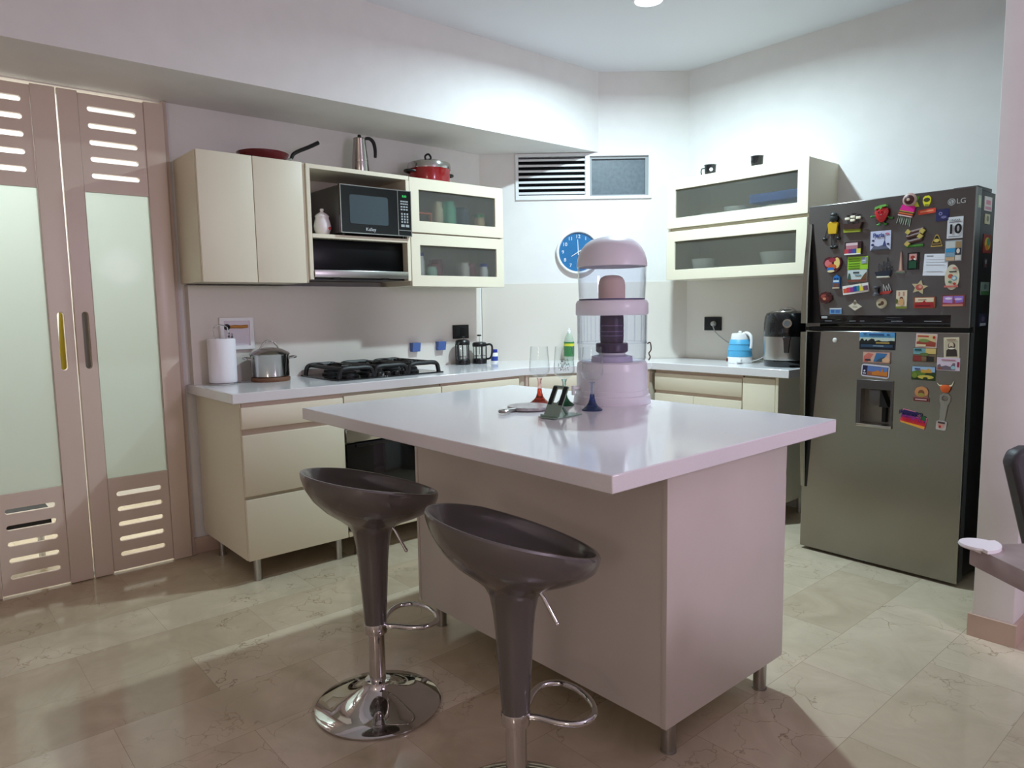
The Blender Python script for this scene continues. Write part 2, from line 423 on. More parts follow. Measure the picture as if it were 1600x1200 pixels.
# oven housing
c = thing('base_cabinet', 'cream base cabinet holding the black oven under the cooktop', 'cabinet')
MB().box(.02, .55, .112, FR-.02, .566, .853).box(.02, 1.132, .112, FR-.02, 1.148, .853).box(.02, .566, .112, FR-.02, 1.132, .128).box(.02, .566, .112, .035, 1.132, .853).box(.02, .566, .7, FR-.02, 1.132, .853).build('carcass', CREAMD, c)
bx('drawer', CREAM, c, FR-.019, .552, .715, FR, 1.146, .838, .0025)
bx('plinth_strip', CREAM, c, FR-.019, .552, .112, FR, 1.146, .14, .002)
for x, y in ((.6, .62), (.6, 1.1), (.12, .62), (.12, 1.1)): leg_at(c, x, y)
o = thing('oven', 'built-in black glass oven under the cooktop', 'oven')
bx('oven_body', BLACKM, o, .04, .57, .145, FR-.02, 1.128, .695)
bx('control_panel', STEELP, o, FR-.02, .556, .598, FR+.004, 1.142, .668, .003)
bx('oven_door', BLACKG, o, FR-.02, .556, .146, FR+.006, 1.142, .592, .003)
bx('handle', BLACKG, o, FR+.006, .6, .574, FR+.02, 1.1, .59, .004)
for y in (.86, .95, 1.04, 1.1): MB().cyl((FR+.004, y, .633), (FR+.03, y, .633), .018).build('knob', BLACK, o)
# plain drawer unit
c = thing('base_cabinet', 'cream base cabinet below the coffee presses, right of the oven', 'cabinet')
MB().box(.02, 1.15, .112, FR-.02, YC-.03, .853).build('carcass', CREAMD, c)
bx('finger_rail', TAUPE, c, FR-.03, 1.15, .7, FR-.012, YC-.03, .853)
bx('drawer', CREAM, c, FR-.019, 1.152, .732, FR, YC-.034, .838, .0025)
for y0, y1 in ((1.152, 1.436), (1.44, YC-.034)): bx('door', CREAM, c, FR-.019, y0, .112, FR, y1, .705, .0025)
for x, y in ((.6, 1.2), (.6, YC-.1), (.12, 1.2), (.12, YC-.1)): leg_at(c, x, y)
# corner unit
c = thing('base_cabinet', 'cream corner base cabinet across the diagonal', 'cabinet')
MB().prism([(.03, YC-.02), (FR-.02, YC-.02), (XC-.02, RF+.04), (XC-.03, RW-.03), (XD, RW-.03), (.03, YD)], .112, .853, FZ).build('carcass', CREAMD, c)
dv = Vector((XC-.65, RF-YC, 0)); dl = dv.length; a = math.atan2(dv.y, dv.x)
for u in (.012, dl-.03): MB().box(u, .006, .112, u+.018, .03, .853).build('corner_post', TAUPE, c, (.65, YC, 0), (0, 0, a))
bx('false_front', CREAM, c, .034, .004, .735, dl-.034, .024, .838, .0025, loc=(.65, YC, 0), rot=(0, 0, a))
for u0, u1 in ((.034, dl/2-.002), (dl/2+.002, dl-.034)): bx('door', CREAM, c, u0, .004, .112, u1, .024, .705, .0025, loc=(.65, YC, 0), rot=(0, 0, a))
leg_at(c, .62, YC+.05); leg_at(c, .93, RF+.03); leg_at(c, .1, YD-.05); leg_at(c, .9, RW-.1)
# right run
c = thing('base_cabinet', 'cream base cabinet with one wide drawer over two doors on right wall', 'cabinet')
RY = 2.592
MB().box(1.0, RY+.02, .112, 1.63, RW-.02, .853).build('carcass', CREAMD, c)
bx('finger_rail', TAUPE, c, 1.0, RY+.012, .69, 1.63, RY+.025, .853)
bx('drawer', CREAM, c, .998, RY, .722, 1.628, RY+.019, .832, .0025)
for x0, x1 in ((.998, 1.293), (1.297, 1.628)): bx('door', CREAM, c, x0, RY, .112, x1, RY+.019, .7, .0025)
for x in (1.06, 1.58):
    for y in (2.65, 2.95): leg_at(c, x, y)
c = thing('base_cabinet', 'narrow cream base cabinet at the right end by the fridge', 'cabinet')
MB().box(1.634, RY+.02, .112, 1.838, RW-.02, .853).build('carcass', CREAMD, c)
bx('side_panel', CREAM, c, 1.838, RY, .112, 1.856, RW-.02, .853)
bx('door', CREAM, c, 1.634, RY, .112, 1.836, RY+.019, .84, .0025)
for x in (1.67, 1.82):
    for y in (2.65, 2.95): leg_at(c, x, y)

# ---------------------------------------------------------------- wall cabinets, left
UX = .3475
c = thing('wall_cabinet', 'tall cream wall cabinet with two plain doors above the paper towel', 'cabinet')
MB().box(.0, .006, 1.413, UX-.02, .545, 2.024).build('carcass', CREAMD, c)
bx('side_panel', CREAM, c, 0, .003, 1.413, UX-.021, .006, 2.024)
for y0, y1 in ((.004, .2665), (.2695, .525)): bx('door', CREAM, c, UX-.019, y0, 1.411, UX, y1, 2.024, .0025)
bx('filler', CREAM, c, UX-.035, .528, 1.42, UX-.014, .543, 2.02)
c = thing('shelf_unit', 'open cream shelf unit holding the microwave above the hood', 'shelf unit')
m = MB().box(.0, .545, 2.0, UX, 1.168, 2.022).box(0, .545, 1.43, UX, .566, 2.0).box(0, 1.147, 1.43, UX, 1.168, 2.0).box(0, .566, 1.647, UX, 1.147, 1.668)
m.build('carcass', CREAM, c, bevel=.0015)
bx('back_panel', CREAMD, c, 0, .566, 1.43, .01, 1.147, 2.0)
def flap(cab, u0, z0, u1, z1, fn, t0, t1, g=(.064, .066)):
    d = MB().plate(rect(u0, z0, u1, z1), [rect(u0+g[0], z0+g[1], u1-g[0], z1-g[1])], t0, t1, fn).build('door', CREAM, cab, bevel=.002)
    MB().prism(rect(u0+g[0]-.006, z0+g[1]-.006, u1-g[0]+.006, z1-g[1]+.006), t0+(t1-t0)*.25, t0+(t1-t0)*.45, fn).build('pane', FROST, d)
c = thing('wall_cabinet', 'cream wall cabinet with two glazed flaps right of the microwave', 'cabinet')
m = MB().box(0, 1.172, 1.403, UX-.02, 1.188, 2.02).box(0, 1.858, 1.403, UX-.02, 1.874, 2.02).box(0, 1.188, 1.403, UX-.02, 1.858, 1.419).box(0, 1.188, 2.004, UX-.02, 1.858, 2.02).box(0, 1.188, 1.7, UX-.03, 1.858, 1.716).box(0, 1.188, 1.403, .008, 1.858, 2.02)
m.build('carcass', CREAMD, c)
flap(c, 1.171, 1.71, 1.873, 2.02, FX, UX-.02, UX, (.064, .066)); flap(c, 1.173, 1.399, 1.875, 1.702, FX, UX-.02, UX, (.062, .064))
# right
c = thing('wall_cabinet', 'cream wall cabinet with two glazed flaps beside the fridge', 'cabinet')
UY = 2.679
m = MB().box(1.02, UY+.02, 1.428, 1.036, RW, 2.05).box(1.938, UY+.022, 1.428, 1.954, RW, 2.052).box(1.036, UY+.02, 1.428, 1.938, RW, 1.444).box(1.036, UY+.02, 2.036, 1.938, RW, 2.052).box(1.036, UY+.03, 1.735, 1.938, RW, 1.751).box(1.036, RW-.01, 1.428, 1.938, RW, 2.052)
m.build('carcass', CREAM, c)
flap(c, 1.022, 1.752, 1.955, 2.054, FY, UY+.02, UY, (.063, .063)); flap(c, 1.02, 1.426, 1.953, 1.732, FY, UY+.02, UY, (.062, .064))

# ---------------------------------------------------------------- kitchen island
c = thing('kitchen_island', 'kitchen island with overhanging white top and taupe panels', 'island')
MB().box(1.319, .024, .8575, 2.861, 1.088, .9).build('worktop', QUARTZ, c, bevel=.003)
MB().box(1.562, .4, .1115, 2.726, .985, .8575).build('carcass', CREAMD, c)
bx('back_panel', ISLE, c, 1.56, .379, .1115, 2.727, .4, .8575)
bx('side_panel', ISLE, c, 2.727, .3765, .1115, 2.7455, 1.0, .8575, .001)
bx('side_panel', ISLE, c, 1.544, .3765, .1115, 1.56, 1.0, .8575, .001)
for z0, z1 in ((.73, .846), (.44, .712), (.1135, .424)): bx('drawer', ISLE, c, 1.546, .987, z0, 2.743, 1.008, z1, .002)
for x in (1.59, 2.7):
    for y in (.45, .945): leg_at(c, x, y, .1115, .021)

# glimpsed through the slots of the folding doors
YEL = mat('yellow_cloth', (150, 130, 26), .8)
m = MB().tube(spline([(-.1, -.505, 1.32), (-.1, -.51, 1.2), (-.095, -.512, 1.1), (-.1, -.508, .98)], 6), lambda t: .014+.01*t, 10)
c = thing('hanging_cloth', 'yellow cloth seen through the handle slot of left door', 'cloth', (0, 0, 0))
m.build('cloth', YEL, c)
MB().cyl((-.1, -.505, 0), (-.1, -.505, 1.42), .008, n=12).lathe([(0, 0), (.09, 0), (.09, .02), (0, .02)], (-.1, -.505, 0), 24).build('stand', SATIN, c)
bx('handle_backing', mat('grey_backing', (140, 140, 130), .5), bpy.data.objects['door_2'], -.04, -.462, .99, -.02, -.416, 1.3)
c = thing('laundry_bench', 'dark bench seen through the lower slots of doors', 'bench', (0, 0, 0))
bx('bench_top', BLACKM, c, -.42, -.95, .26, -.12, -.62, .335)
for x in (-.4, -.34):
    for y in (-.93, -.64): MB().cyl((x, y, 0), (x, y, .26), .012, n=12).build('leg', WHITEP, c)
# ---------------------------------------------------------------- bar stools
def stool(label, x, y, slope, rz):
    t = thing('bar_stool', label, 'bar stool', (x, y, 0), rz, 'pair of scoop bar stools at the island')
    m = MB().lathe([(0, .0), (.192, .0), (.2, .004), (.2, .008), (.193, .013), (.15, .021), (.11, .032), (.075, .048), (.05, .064), (.041, .074), (.04, .088), (.029, .09), (0, .09)], n=64)
    m.build('base', CHROME, t)
    MB().cyl((0, 0, .085), (0, 0, .3), .0265, n=32).build('pole', CHROME, t)
    MB().lathe([(.0265, .244), (.036, .244), (.037, .25), (.037, .272), (.036, .277), (.0265, .277)]).build('collar', CHROME, t)
    def warp(px, py, z):
        w = min(1., max(0., (z-.51)/.22)); w = w*w*(3-2*w)
        return (px, py, z+(-slope*py-.22*slope*max(0, -py))*w)
    prof = [(.028, .276), (.0345, .277), (.037, .32), (.042, .4), (.047, .48), (.052, .53), (.06, .572), (.074, .596), (.1, .614), (.142, .637), (.178, .664), (.199, .692), (.2085, .72), (.21, .734), (.207, .739), (.2, .739), (.195, .733),
            (.19, .716), (.175, .69), (.148, .668), (.11, .65), (.06, .642), (0, .64)]
    MB().lathe(prof, n=64, warp=warp).build('seat', STOOL, t)
    ring = [(.02, .03, .262), (.035, .05, .262), (.075, .085, .262), (.098, .125, .262), (.088, .168, .262), (.05, .192, .262), (0, .2, .262), (-.05, .192, .262), (-.088, .168, .262), (-.098, .125, .262), (-.075, .085, .262), (-.035, .05, .262), (-.02, .03, .262)]
    MB().tube(spline(ring, 5), .0085, 12).build('footrest', CHROME, t)
    MB().tube([(.048, .035, .605), (.064, .047, .583), (.092, .07, .522)], .005, 10).ball((.092, .07, .522), .006).build('lever', CHROME, t)
    return t
stool('further grey scoop bar stool, wholly in view with its round chrome base', 1.926, -.038, .27, -.1)
stool('nearer grey scoop bar stool in front of the island corner', 2.601, -.038, .36, -.3)

# ---------------------------------------------------------------- cooktop and things on the left worktop
Z = .9
c = thing('gas_cooktop', 'black glass gas cooktop with cast iron grates on worktop', 'cooktop', (0, 0, Z))
MB().box(.064, .592, 0, .51, 1.262, .008).build('glass_plate', BLACKG, c, bevel=.002)
def burner(x, y, r):
    b = MB().lathe([(0, 0), (r*1.25, 0), (r*1.25, .008), (r, .014), (r, .022), (0, .022)], (x, y, .008), 32).build('burner', DGREY, c)
    MB().lathe([(0, .022), (r*.9, .022), (r*.95, .026), (r*.7, .032), (0, .033)], (x, y, .008), 32).build('burner_cap', IRON, b)
for x, y, r in ((.17, .72, .035), (.39, .72, .045), (.26, .925, .06), (.17, 1.12, .045), (.39, 1.12, .035)): burner(x, y, r)
for y0, y1 in ((.61, .815), (.82, 1.03), (1.035, 1.245)):
    m = MB(); yc = (y0+y1)/2
    for x in (.09, .485):
        m.tube(spline([(x, y0, .0), (x, y0+.012, .05), (x, y0+.045, .062), (x, yc, .062), (x, y1-.045, .062), (x, y1-.012, .05), (x, y1, .0)], 5), .0125, 8, sx=1.)
    for y in (y0+.03, y1-.03): m.tube([(.09, y, .06), (.485, y, .06)], .0105, 8)
    cen = [(.26, yc)] if y0 > .8 and y1 < 1.04 else [(.17, yc), (.39, yc)]
    for bx_, by_ in cen:
        for k in range(4):
            a = PI/4+k*PI/2
            m.tube([(bx_+.03*math.cos(a), by_+.03*math.sin(a), .062), (bx_+.055*math.cos(a), by_+.055*math.sin(a), .068), (bx_+.1*math.cos(a), by_+.1*math.sin(a)*.75, .062)], .007, 8)
    m.tube([(.28, y0+.03, .06), (.28, yc-.02, .06)], .007, 8); m.tube([(.28, yc+.02, .06), (.28, y1-.03, .06)], .007, 8)
    m.build('grate', IRON, c)
for k in range(5): MB().lathe([(0, 0), (.019, 0), (.019, .016), (.016, .02), (0, .02)], (.475, .8+k*.055, .008), 20).build('knob', BLACK, c)

t = thing('paper_towel_holder', 'chrome wire holder with a loop standing through the paper towel roll', 'towel holder', (.14, .14, Z))
MB().lathe([(0, 0), (.082, 0), (.084, .003), (.08, .006), (0, .006)]).build('base', CHROME, t)
lo = [(0, 0, .006), (0, -.0, .2), (0, -.025, .24), (0, -.04, .27), (0, -.035, .3), (0, 0, .312), (0, .035, .3), (0, .04, .27), (0, .03, .235)]
MB().cyl((0, 0, .004), (0, 0, .225), .006).tube(spline([(0, -.008, .215), (0, -.03, .235), (0, -.034, .285), (0, -.012, .3), (0, .012, .3), (0, .034, .285), (0, .03, .235), (0, .008, .215)], 5), .003, 8).build('rod', CHROME, t)
m = MB().lathe([(.02, .008), (.066, .008), (.068, .014), (.068, .228), (.066, .232), (.02, .232), (.02, .008)], n=40)
tag(m.build('paper_towel_roll', PAPERW, None, (.14, .14, Z)), 'white paper towel roll upright on its chrome holder', 'paper towel')

t = thing('stock_pot', 'lidded stainless pot on a wooden trivet left of the cooktop', 'pot', (.175, .375, Z+.022))
MB().lathe([(0, 0), (.092, 0), (.097, .006), (.099, .115), (.101, .118), (.097, .118), (.094, .01), (0, .008)], n=48).build('pot_body', STEELP, t)
l = MB().lathe([(.103, .118), (.104, .122), (.095, .13), (.06, .148), (.025, .155), (0, .156), (0, .152), (.06, .144), (.095, .125), (.103, .118)], n=48).build('lid', mat('hazy_steel_lid', (170, 168, 164), .22, 1.), t)
MB().tube(spline([(0, -.05, .15), (0, -.038, .168), (0, -.018, .188), (0, 0, .192), (0, .018, .188), (0, .038, .168), (0, .05, .15)], 4), .0045, 8, sx=1.).build('lid_handle', STEELP, l)
for s in (-1, 1):
    a = math.radians(-18)
    q = lambda u, v, z: (u*math.cos(a)-s*v*math.sin(a), u*math.sin(a)+s*v*math.cos(a), z)
    MB().tube(spline([q(-.045, .095, .098), q(-.04, .118, .101), q(-.02, .132, .103), q(.02, .132, .103), q(.04, .118, .101), q(.045, .095, .098)], 4), .0055, 8).build('handle', STEELP, t)
tag(MB().lathe([(0, 0), (.098, 0), (.1, .004), (.1, .018), (.098, .022), (0, .022)], (.175, .375, Z), 40).build('trivet', mat('brown_wood', (112, 76, 54), .5)), 'round brown wooden trivet under the stainless pot', 'trivet')

# framed breaker panel with a wooden opener on it
c = thing('breaker_panel', 'small white framed panel on the backsplash behind the pot', 'wall panel', (.055, -.017, 0))
MB().plate(rect(.178, 1.068, .356, 1.238), [rect(.2, 1.088, .334, 1.22)], 0, .016, FX).build('frame', WHITEP, c, bevel=.002)
bx('panel_door', mat('pinkish_panel', (222, 214, 222), .5), c, 0, .198, 1.086, .006, .336, 1.222)
INK = mat('black_print', (28, 27, 30), .5)
m = MB()
rr = random.Random(2)
for y0, z0, z1 in ((.219, 1.115, 1.162), (.236, 1.105, 1.158)):
    z = z1
    while z > z0:
        h = rr.choice((.0035, .005, .006)); m.box(.006, y0, z-h, .0066, y0+.0105, z-h+.0018)
        m.box(.006, y0+rr.choice((0, .004, .0085)), z-h, .0066, y0+.0015+rr.choice((.002, .006, .009)), z); z -= h+.0016
m.build('faded_print', INK, c)
o = thing('bottle_opener', 'wooden handled bottle opener fixed across the white wall panel', 'bottle opener', (.0615, -.017, 0))
MB().tube([(.002, .232, 1.189), (.002, .26, 1.19), (.002, .29, 1.188), (.002, .325, 1.19)], lambda t: .009-.002*abs(t-.5), 10).build('handle', mat('honey_wood', (186, 128, 52), .4), o)
MB().lathe([(0, -.006), (.016, -.006), (.016, .006), (.008, .008), (.006, .003), (0, .003)], (0, .216, 1.189), 20, axis='x').build('opener_head', DGREY, o)

# two blue wall holders
BLUE = mat('dusty_blue_plastic', (74, 100, 160), .45)
for y, lab in ((1.359, 'left of two small blue wall holders above the cooktop'), (1.557, 'right of two small blue wall holders, beside the black socket')):
    m = MB().plate([(y-.032, 1.056), (y+.034, 1.056), (y+.028, 1.002), (y-.02, 1.0)], [], .055, .059, FX)
    m.prism([(0, 1.056), (.036, 1.056), (.026, 1.0), (0, 1.0)], y-.03, y+.03, lambda u, v, q: (.059+u, q, v))
    tag(m.build('wall_holder', BLUE, None, bevel=.003), lab, 'wall holder', 'blue wall holders')
# black socket, left wall
def socket(name, label, loc, rz, plug=False):
    s = thing(name, label, 'socket', loc, rz)
    bx('cover_plate', BLACKM, s, -.065, -.009, -.045, .065, 0, .045, .002)
    for u in (-.028, .012): bx('socket_insert', BLACK, s, u-.017, -.0105, -.028, u+.017, -.009, .028)
    return s
socket('wall_socket', 'black wall socket plate behind the coffee presses', (.055, 1.731, 1.113), PI/2)
socket('wall_socket', 'black wall socket with grey plug above the blue kettle', (1.151, RW-.008, 1.139), 0)

# coffee presses
def press(label, x, y, rod, rz, hh):
    t = thing('french_press', label, 'coffee press', (x, y, Z), rz, 'coffee presses')
    k = hh/.15
    MB().lathe([(.04, .012), (.043, .014), (.043, .13*k), (.0415, .13*k), (.0415, .014), (.04, .012)], n=32).build('glass_beaker', CLEAR, t)
    m = MB().lathe([(0, 0), (.047, 0), (.048, .004), (.048, .03), (.045, .034), (0, .03)], n=32)
    for a in (20, 80, 160, 250, 300):
        a = math.radians(a); m.cyl((.0455*math.cos(a), .0455*math.sin(a), .02), (.0455*math.cos(a), .0455*math.sin(a), .125*k), .004, n=8)
    m.lathe([(.0435, .118*k), (.047, .118*k), (.047, .13*k), (.0435, .13*k), (.0435, .118*k)], n=32).build('frame', BLACK, t)
    MB().lathe([(0, .13*k), (.047, .13*k), (.048, .136*k), (.042, .145*k), (.02, .15*k), (0, .15*k)], n=32).build('lid', BLACK, t)
    m = MB().cyl((0, 0, .02+(.03 if rod > .02 else 0)), (0, 0, .15*k+rod), .0022, n=8).lathe([(0, 0), (.04, 0), (.04, .006), (0, .006)], (0, 0, .05), 24)
    m.build('plunger', STEELP, t)
    MB().lathe([(0, 0), (.014, .001), (.016, .005), (.012, .01), (0, .011)], (0, 0, .15*k+rod-.003), 20).build('plunger_knob', BLACK, t)
    MB().tube(spline([(.045, 0, .128*k), (.07, 0, .132*k), (.085, 0, .115*k), (.082, 0, .06*k), (.07, 0, .035), (.046, 0, .03)], 5), .007, 8, sx=1.).build('handle', BLACK, t)
press('black coffee press with its plunger down, under the socket', .13, 1.69, .012, -1.0, .165)
press('black coffee press with its plunger rod up, beside the corner', .15, 1.815, .04, .75, .145)
t = thing('pill_bottle', 'small white bottle with blue cap and label near the corner', 'bottle', (.16, 1.935, Z))
MB().lathe([(0, 0), (.022, 0), (.0235, .003), (.0235, .06), (.018, .068), (0, .068)], n=28).build('bottle_body', WHITEP, t)
MB().lathe([(.0237, .012), (.0242, .012), (.0242, .042), (.0237, .042), (.0237, .012)], n=28).build('label', mat('blue_label', (40, 66, 150), .4), t)
MB().lathe([(0, .068), (.02, .068), (.0205, .07), (.0205, .086), (.019, .089), (0, .089)], n=28).build('cap', mat('blue_cap', (28, 44, 140), .4), t)
t = thing('soap_bottle', 'clear dish soap bottle with a green and yellow label', 'bottle', (.45, 2.36, Z))
MB().lathe([(0, 0), (.036, 0), (.038, .004), (.039, .12), (.03, .16), (.016, .185), (.013, .19), (0, .19)], n=28, warp=lambda x, y, z: (x, y*.75, z)).build('bottle_body', mat('pale_soap', (200, 214, 196), .15, trans=.3), t)
MB().lathe([(.0392, .03), (.0397, .03), (.0402, .128), (.0397, .128), (.0392, .03)], n=28, warp=lambda x, y, z: (x, y*.76, z)).build('label', mat('green_label', (38, 120, 60), .4), t)
MB().lathe([(.0402, .1), (.0405, .1), (.0407, .118), (.0402, .118), (.0402, .1)], n=28, warp=lambda x, y, z: (x, y*.77, z)).build('label_band', mat('yellow_label', (206, 206, 60), .4), t)
MB().lathe([(0, .19), (.012, .19), (.012, .205), (.006, .207), (.006, .222), (0, .223)], n=20).build('cap', WHITEP, t)

# ---------------------------------------------------------------- hood, microwave, sugar jar, contents of the shelf unit
c = thing('range_hood', 'slim black range hood with a steel front bar', 'range hood')
bx('hood_body', HOODB, c, .012, .568, 1.478, .3, 1.145, 1.645, .002)
bx('front_bar', SATIN, c, .31, .5675, 1.442, .354, 1.1455, 1.481, .003)
m = MB().box(.012, .57, 1.432, .31, 1.143, 1.478)
m.build('hood_base', DGREY, c)
for y in (.7, 1.0): bx('clip', BLACK, c, .31, y-.02, 1.436, .345, y+.02, 1.442)
c = thing('microwave', 'black fronted microwave on the open shelf above the hood', 'microwave', (0, 0, 1.669))
bx('housing', mat('dark_silver', (108, 106, 106), .35, .6), c, .02, .722, .012, .352, 1.163, .262, .003)
for x in (.06, .33):
    for y in (.75, 1.13): MB().cyl((x, y, 0), (x, y, .013), .012).build('foot', BLACK, c)
m = MB().plate(rect(.72, .01, 1.165, .265), [rect(.7245, .0145, 1.0735, .2605), rect(1.0775, .045, 1.1605, .2605), rect(1.0775, .0145, 1.1605, .041)], .352, .372, FX)
m.build('front_frame', STEELP, c)
d = bx('door', BLACKG, c, .352, .7245, .0145, .370, 1.0735, .2605)
MB().plate(rrect(.775, .062, 1.012, .215, .012), [], .370, .3712, FX).build('viewing_window', mat('dim_window', (62, 74, 80), .25), d)
lettering('Kalley', .026, mat('silver_print', (200, 204, 206), .4), d, (.3712, .9, .035), (PI/2, 0, PI/2), .0004)
p = MB().box(.352, 1.0775, .045, .370, 1.1605, .2605).box(.352, 1.0775, .0145, .370, 1.1605, .041).build('control_panel', BLACKG, c)
bx('display', mat('green_display', (6, 22, 12), .2), p, .370, 1.098, .222, .3706, 1.14, .242)
lettering('8:00', .016, mat('green_digits', (30, 190, 80), .4, emit=(40, 220, 90), estr=.5), p, (.3706, 1.12, .232), (PI/2, 0, PI/2), .0003)
GK = mat('grey_keys', (150, 154, 156), .5)
m = MB()
for r_, n_ in ((.2, 4), (.186, 4), (.17, 3), (.155, 3)):
    for k in range(n_): m.box(.370, 1.094+k*.052/n_, r_, .3708, 1.094+(k+.75)*.052/n_, r_+.008)
for r_ in range(4):
    for k in range(3): m.box(.370, 1.097+k*.018, .085+r_*.015, .3708, 1.107+k*.018, .095+r_*.015)
for k in range(2): m.box(.370, 1.095+k*.03, .062, .3708, 1.118+k*.03, .076)
m.build('button', GK, p)
t = thing('sugar_jar', 'white lidded china jar with a red mark beside the microwave', 'jar', (.275, .66, 1.668))
MB().lathe([(0, 0), (.03, 0), (.034, .004), (.044, .03), (.046, .05), (.04, .075), (.035, .09), (.037, .097), (.034, .097), (.032, .09), (0, .09)], n=36).build('jar_body', mat('white_china', (236, 228, 228), .2, coat=.4), t)
MB().lathe([(.038, .097), (.038, .1), (.03, .11), (.014, .12), (.007, .124), (.011, .132), (.01, .139), (0, .142), (0, .097)], n=36).build('lid', mat('white_china', (236, 228, 228)), t)
MB().ball((.041, .021, .035), .006, .009, .008).build('red_motif', mat('red_motif', (190, 60, 50), .4), t)

# behind the frosted flaps, left
def jar(name, label, x, y, z, r, h, m, cap=None, cat='jar', capm=None):
    t = thing(name, label, cat, (x, y, z))
    MB().lathe([(0, 0), (r*.92, 0), (r, .005), (r, h*.8), (r*.85, h*.86), (r*.8, h), (0, h)], n=24).build('jar_body', m, t)
    if capm: MB().lathe([(0, h), (r*.86, h), (r*.86, h+.02), (0, h+.02)], n=24).build('cap', capm, t)
c1, c2 = 1.7165, 1.4195
tag(MB().plate(rect(1.25, c1, 1.36, c1+.12), [rect(1.256, c1+.01, 1.354, c1+.11)], .27, .29, FX).build('picture_frame', mat('orange_frame', (200, 110, 80), .5)), 'orange rimmed box behind the upper left frosted flap', 'box')
jar('carton', 'cream carton behind the upper left frosted flap', .27, 1.42, c1, .03, .19, mat('cream_carton', (210, 200, 170), .5), cat='carton')
jar('green_jug', 'green jug behind the upper left frosted flap', .27, 1.5, c1, .045, .2, mat('green_jug', (90, 160, 130), .4), cat='jug')
jar('dark_jar', 'dark blue jar behind the upper left frosted flap', .26, 1.6, c1, .05, .17, mat('dark_jar', (40, 50, 66), .4))
jar('tan_jar', 'tan jar at the right behind the upper left frosted flap', .27, 1.74, c1, .035, .12, mat('tan_jar', (190, 160, 120), .5), capm=mat('green_cap', (40, 110, 50), .4))
jar('white_bottle', 'tall white bottle with blue cap behind the lower left frosted flap', .28, 1.27, c2, .03, .16, WHITEP, cat='bottle', capm=mat('blue_cap', (28, 44, 140)))
jar('mint_jar', 'small pale green jar behind the lower left frosted flap', .28, 1.36, c2, .03, .1, mat('mint', (170, 200, 180), .5))
jar('red_tin', 'dark red tin behind the lower left frosted flap', .2, 1.44, c2, .05, .15, mat('dark_red_tin', (120, 50, 58), .5), cat='tin')
jar('spice_jar', 'pale spice jar behind the lower left frosted flap', .28, 1.6, c2, .035, .13, mat('pale_jar', (196, 186, 178), .4))
jar('maroon_jar', 'maroon jar behind the lower left frosted flap', .24, 1.68, c2, .04, .13, mat('maroon_jar', (110, 40, 50), .4))
jar('water_bottle', 'white bottle with a blue cap at right behind lower left flap', .28, 1.76, c2, .025, .11, WHITEP, cat='bottle', capm=mat('blue_cap', (28, 44, 140)))
# behind the frosted flaps, right
r1, r2 = 1.7515, 1.4445
BOWL = mat('white_bowl', (226, 228, 224), .25)
def bowl(label, x, y, z, r, h, name='bowl'):
    tag(MB().lathe([(0, 0), (r*.5, 0), (r*.8, h*.3), (r, h), (r*.95, h), (r*.72, h*.35), (0, h*.12)], (x, y, z), 28).build(name, BOWL), label, 'bowl', 'bowls behind the frosted flaps')
bowl('white bowl at left behind the lower right frosted flap', 1.22, 2.8, r2, .075, .11)
bowl('low white dish in the middle behind the lower right frosted flap', 1.45, 2.8, r2, .08, .05)
bowl('wide white bowl at right behind the lower right frosted flap', 1.72, 2.82, r2, .11, .12)
bowl('white cup at left behind the upper right frosted flap', 1.27, 2.78, r1, .045, .08)
bowl('white bowl in the middle behind the upper right frosted flap', 1.45, 2.79, r1, .07, .1)
bowl('white bowl under the blue tray behind upper right frosted flap', 1.74, 2.8, r1, .1, .075)
tag(MB().box(1.57, 2.73, r1+.1, 1.915, 2.98, r1+.15, .004).build('blue_tray', mat('blue_tray', (60, 96, 170), .4)), 'blue tray at right behind the upper right frosted flap', 'tray')
tag(MB().box(1.57, 2.9, r1, 1.6, 2.98, r1+.0995).box(1.885, 2.9, r1, 1.915, 2.98, r1+.0995).build('tray_stand', mat('blue_tray', (60, 96, 170))), 'dark blue stand under the blue tray behind the frosted flap', 'stand')

# ---------------------------------------------------------------- on top of the wall cabinets
t = thing('frying_pan', 'red frying pan with a raised black handle on the wall cabinet', 'frying pan', (.16, .4, 2.0245))
MB().lathe([(0, 0), (.098, 0), (.105, .004), (.128, .05), (.13, .056), (.126, .056), (.102, .01), (0, .008)], n=48).build('pan_body', mat('dark_red_enamel', (98, 14, 26), .25, coat=.3), t)
MB().tube([(.0, .122, .04), (0, .145, .045), (0, .16, .055)], .007, 8).build('handle_bracket', SATIN, t)
MB().tube(spline([(0, .155, .05), (0, .168, .075), (0, .2, .096), (0, .26, .125), (0, .315, .155)], 4), lambda t: .0095+.0015*t, 10).build('handle', BLACK, t)
t = thing('moka_pot', 'tall steel moka pot with black handle on the shelf unit', 'moka pot', (.13, .985, 2.0225))
SS = mat('moka_steel', (170, 166, 160), .2, 1.)
MB().lathe([(0, 0), (.052, 0), (.054, .004), (.046, .088), (.047, .094), (0, .094)], n=40).build('boiler', SS, t)
MB().lathe([(0, .094), (.045, .094), (.046, .098), (.034, .215), (.035, .218), (0, .218)], n=40).build('collector', SS, t)
MB().lathe([(.036, .218), (.034, .223), (.015, .228), (0, .228)], n=40).build('lid', SS, t)
MB().lathe([(0, .226), (.008, .227), (.011, .235), (.008, .243), (0, .244)], n=20).build('lid_knob', BLACK, t)
MB().tube(spline([(.012, .032, .224), (.02, .055, .225), (.027, .075, .205), (.03, .083, .165), (.03, .082, .12)], 5), lambda t: .0085+.002*math.sin(t*PI), 10).build('handle', BLACK, t)
t = thing('casserole', 'red casserole with a glass lid on top of the glazed cabinet', 'casserole', (.17, 1.435, 2.0205))
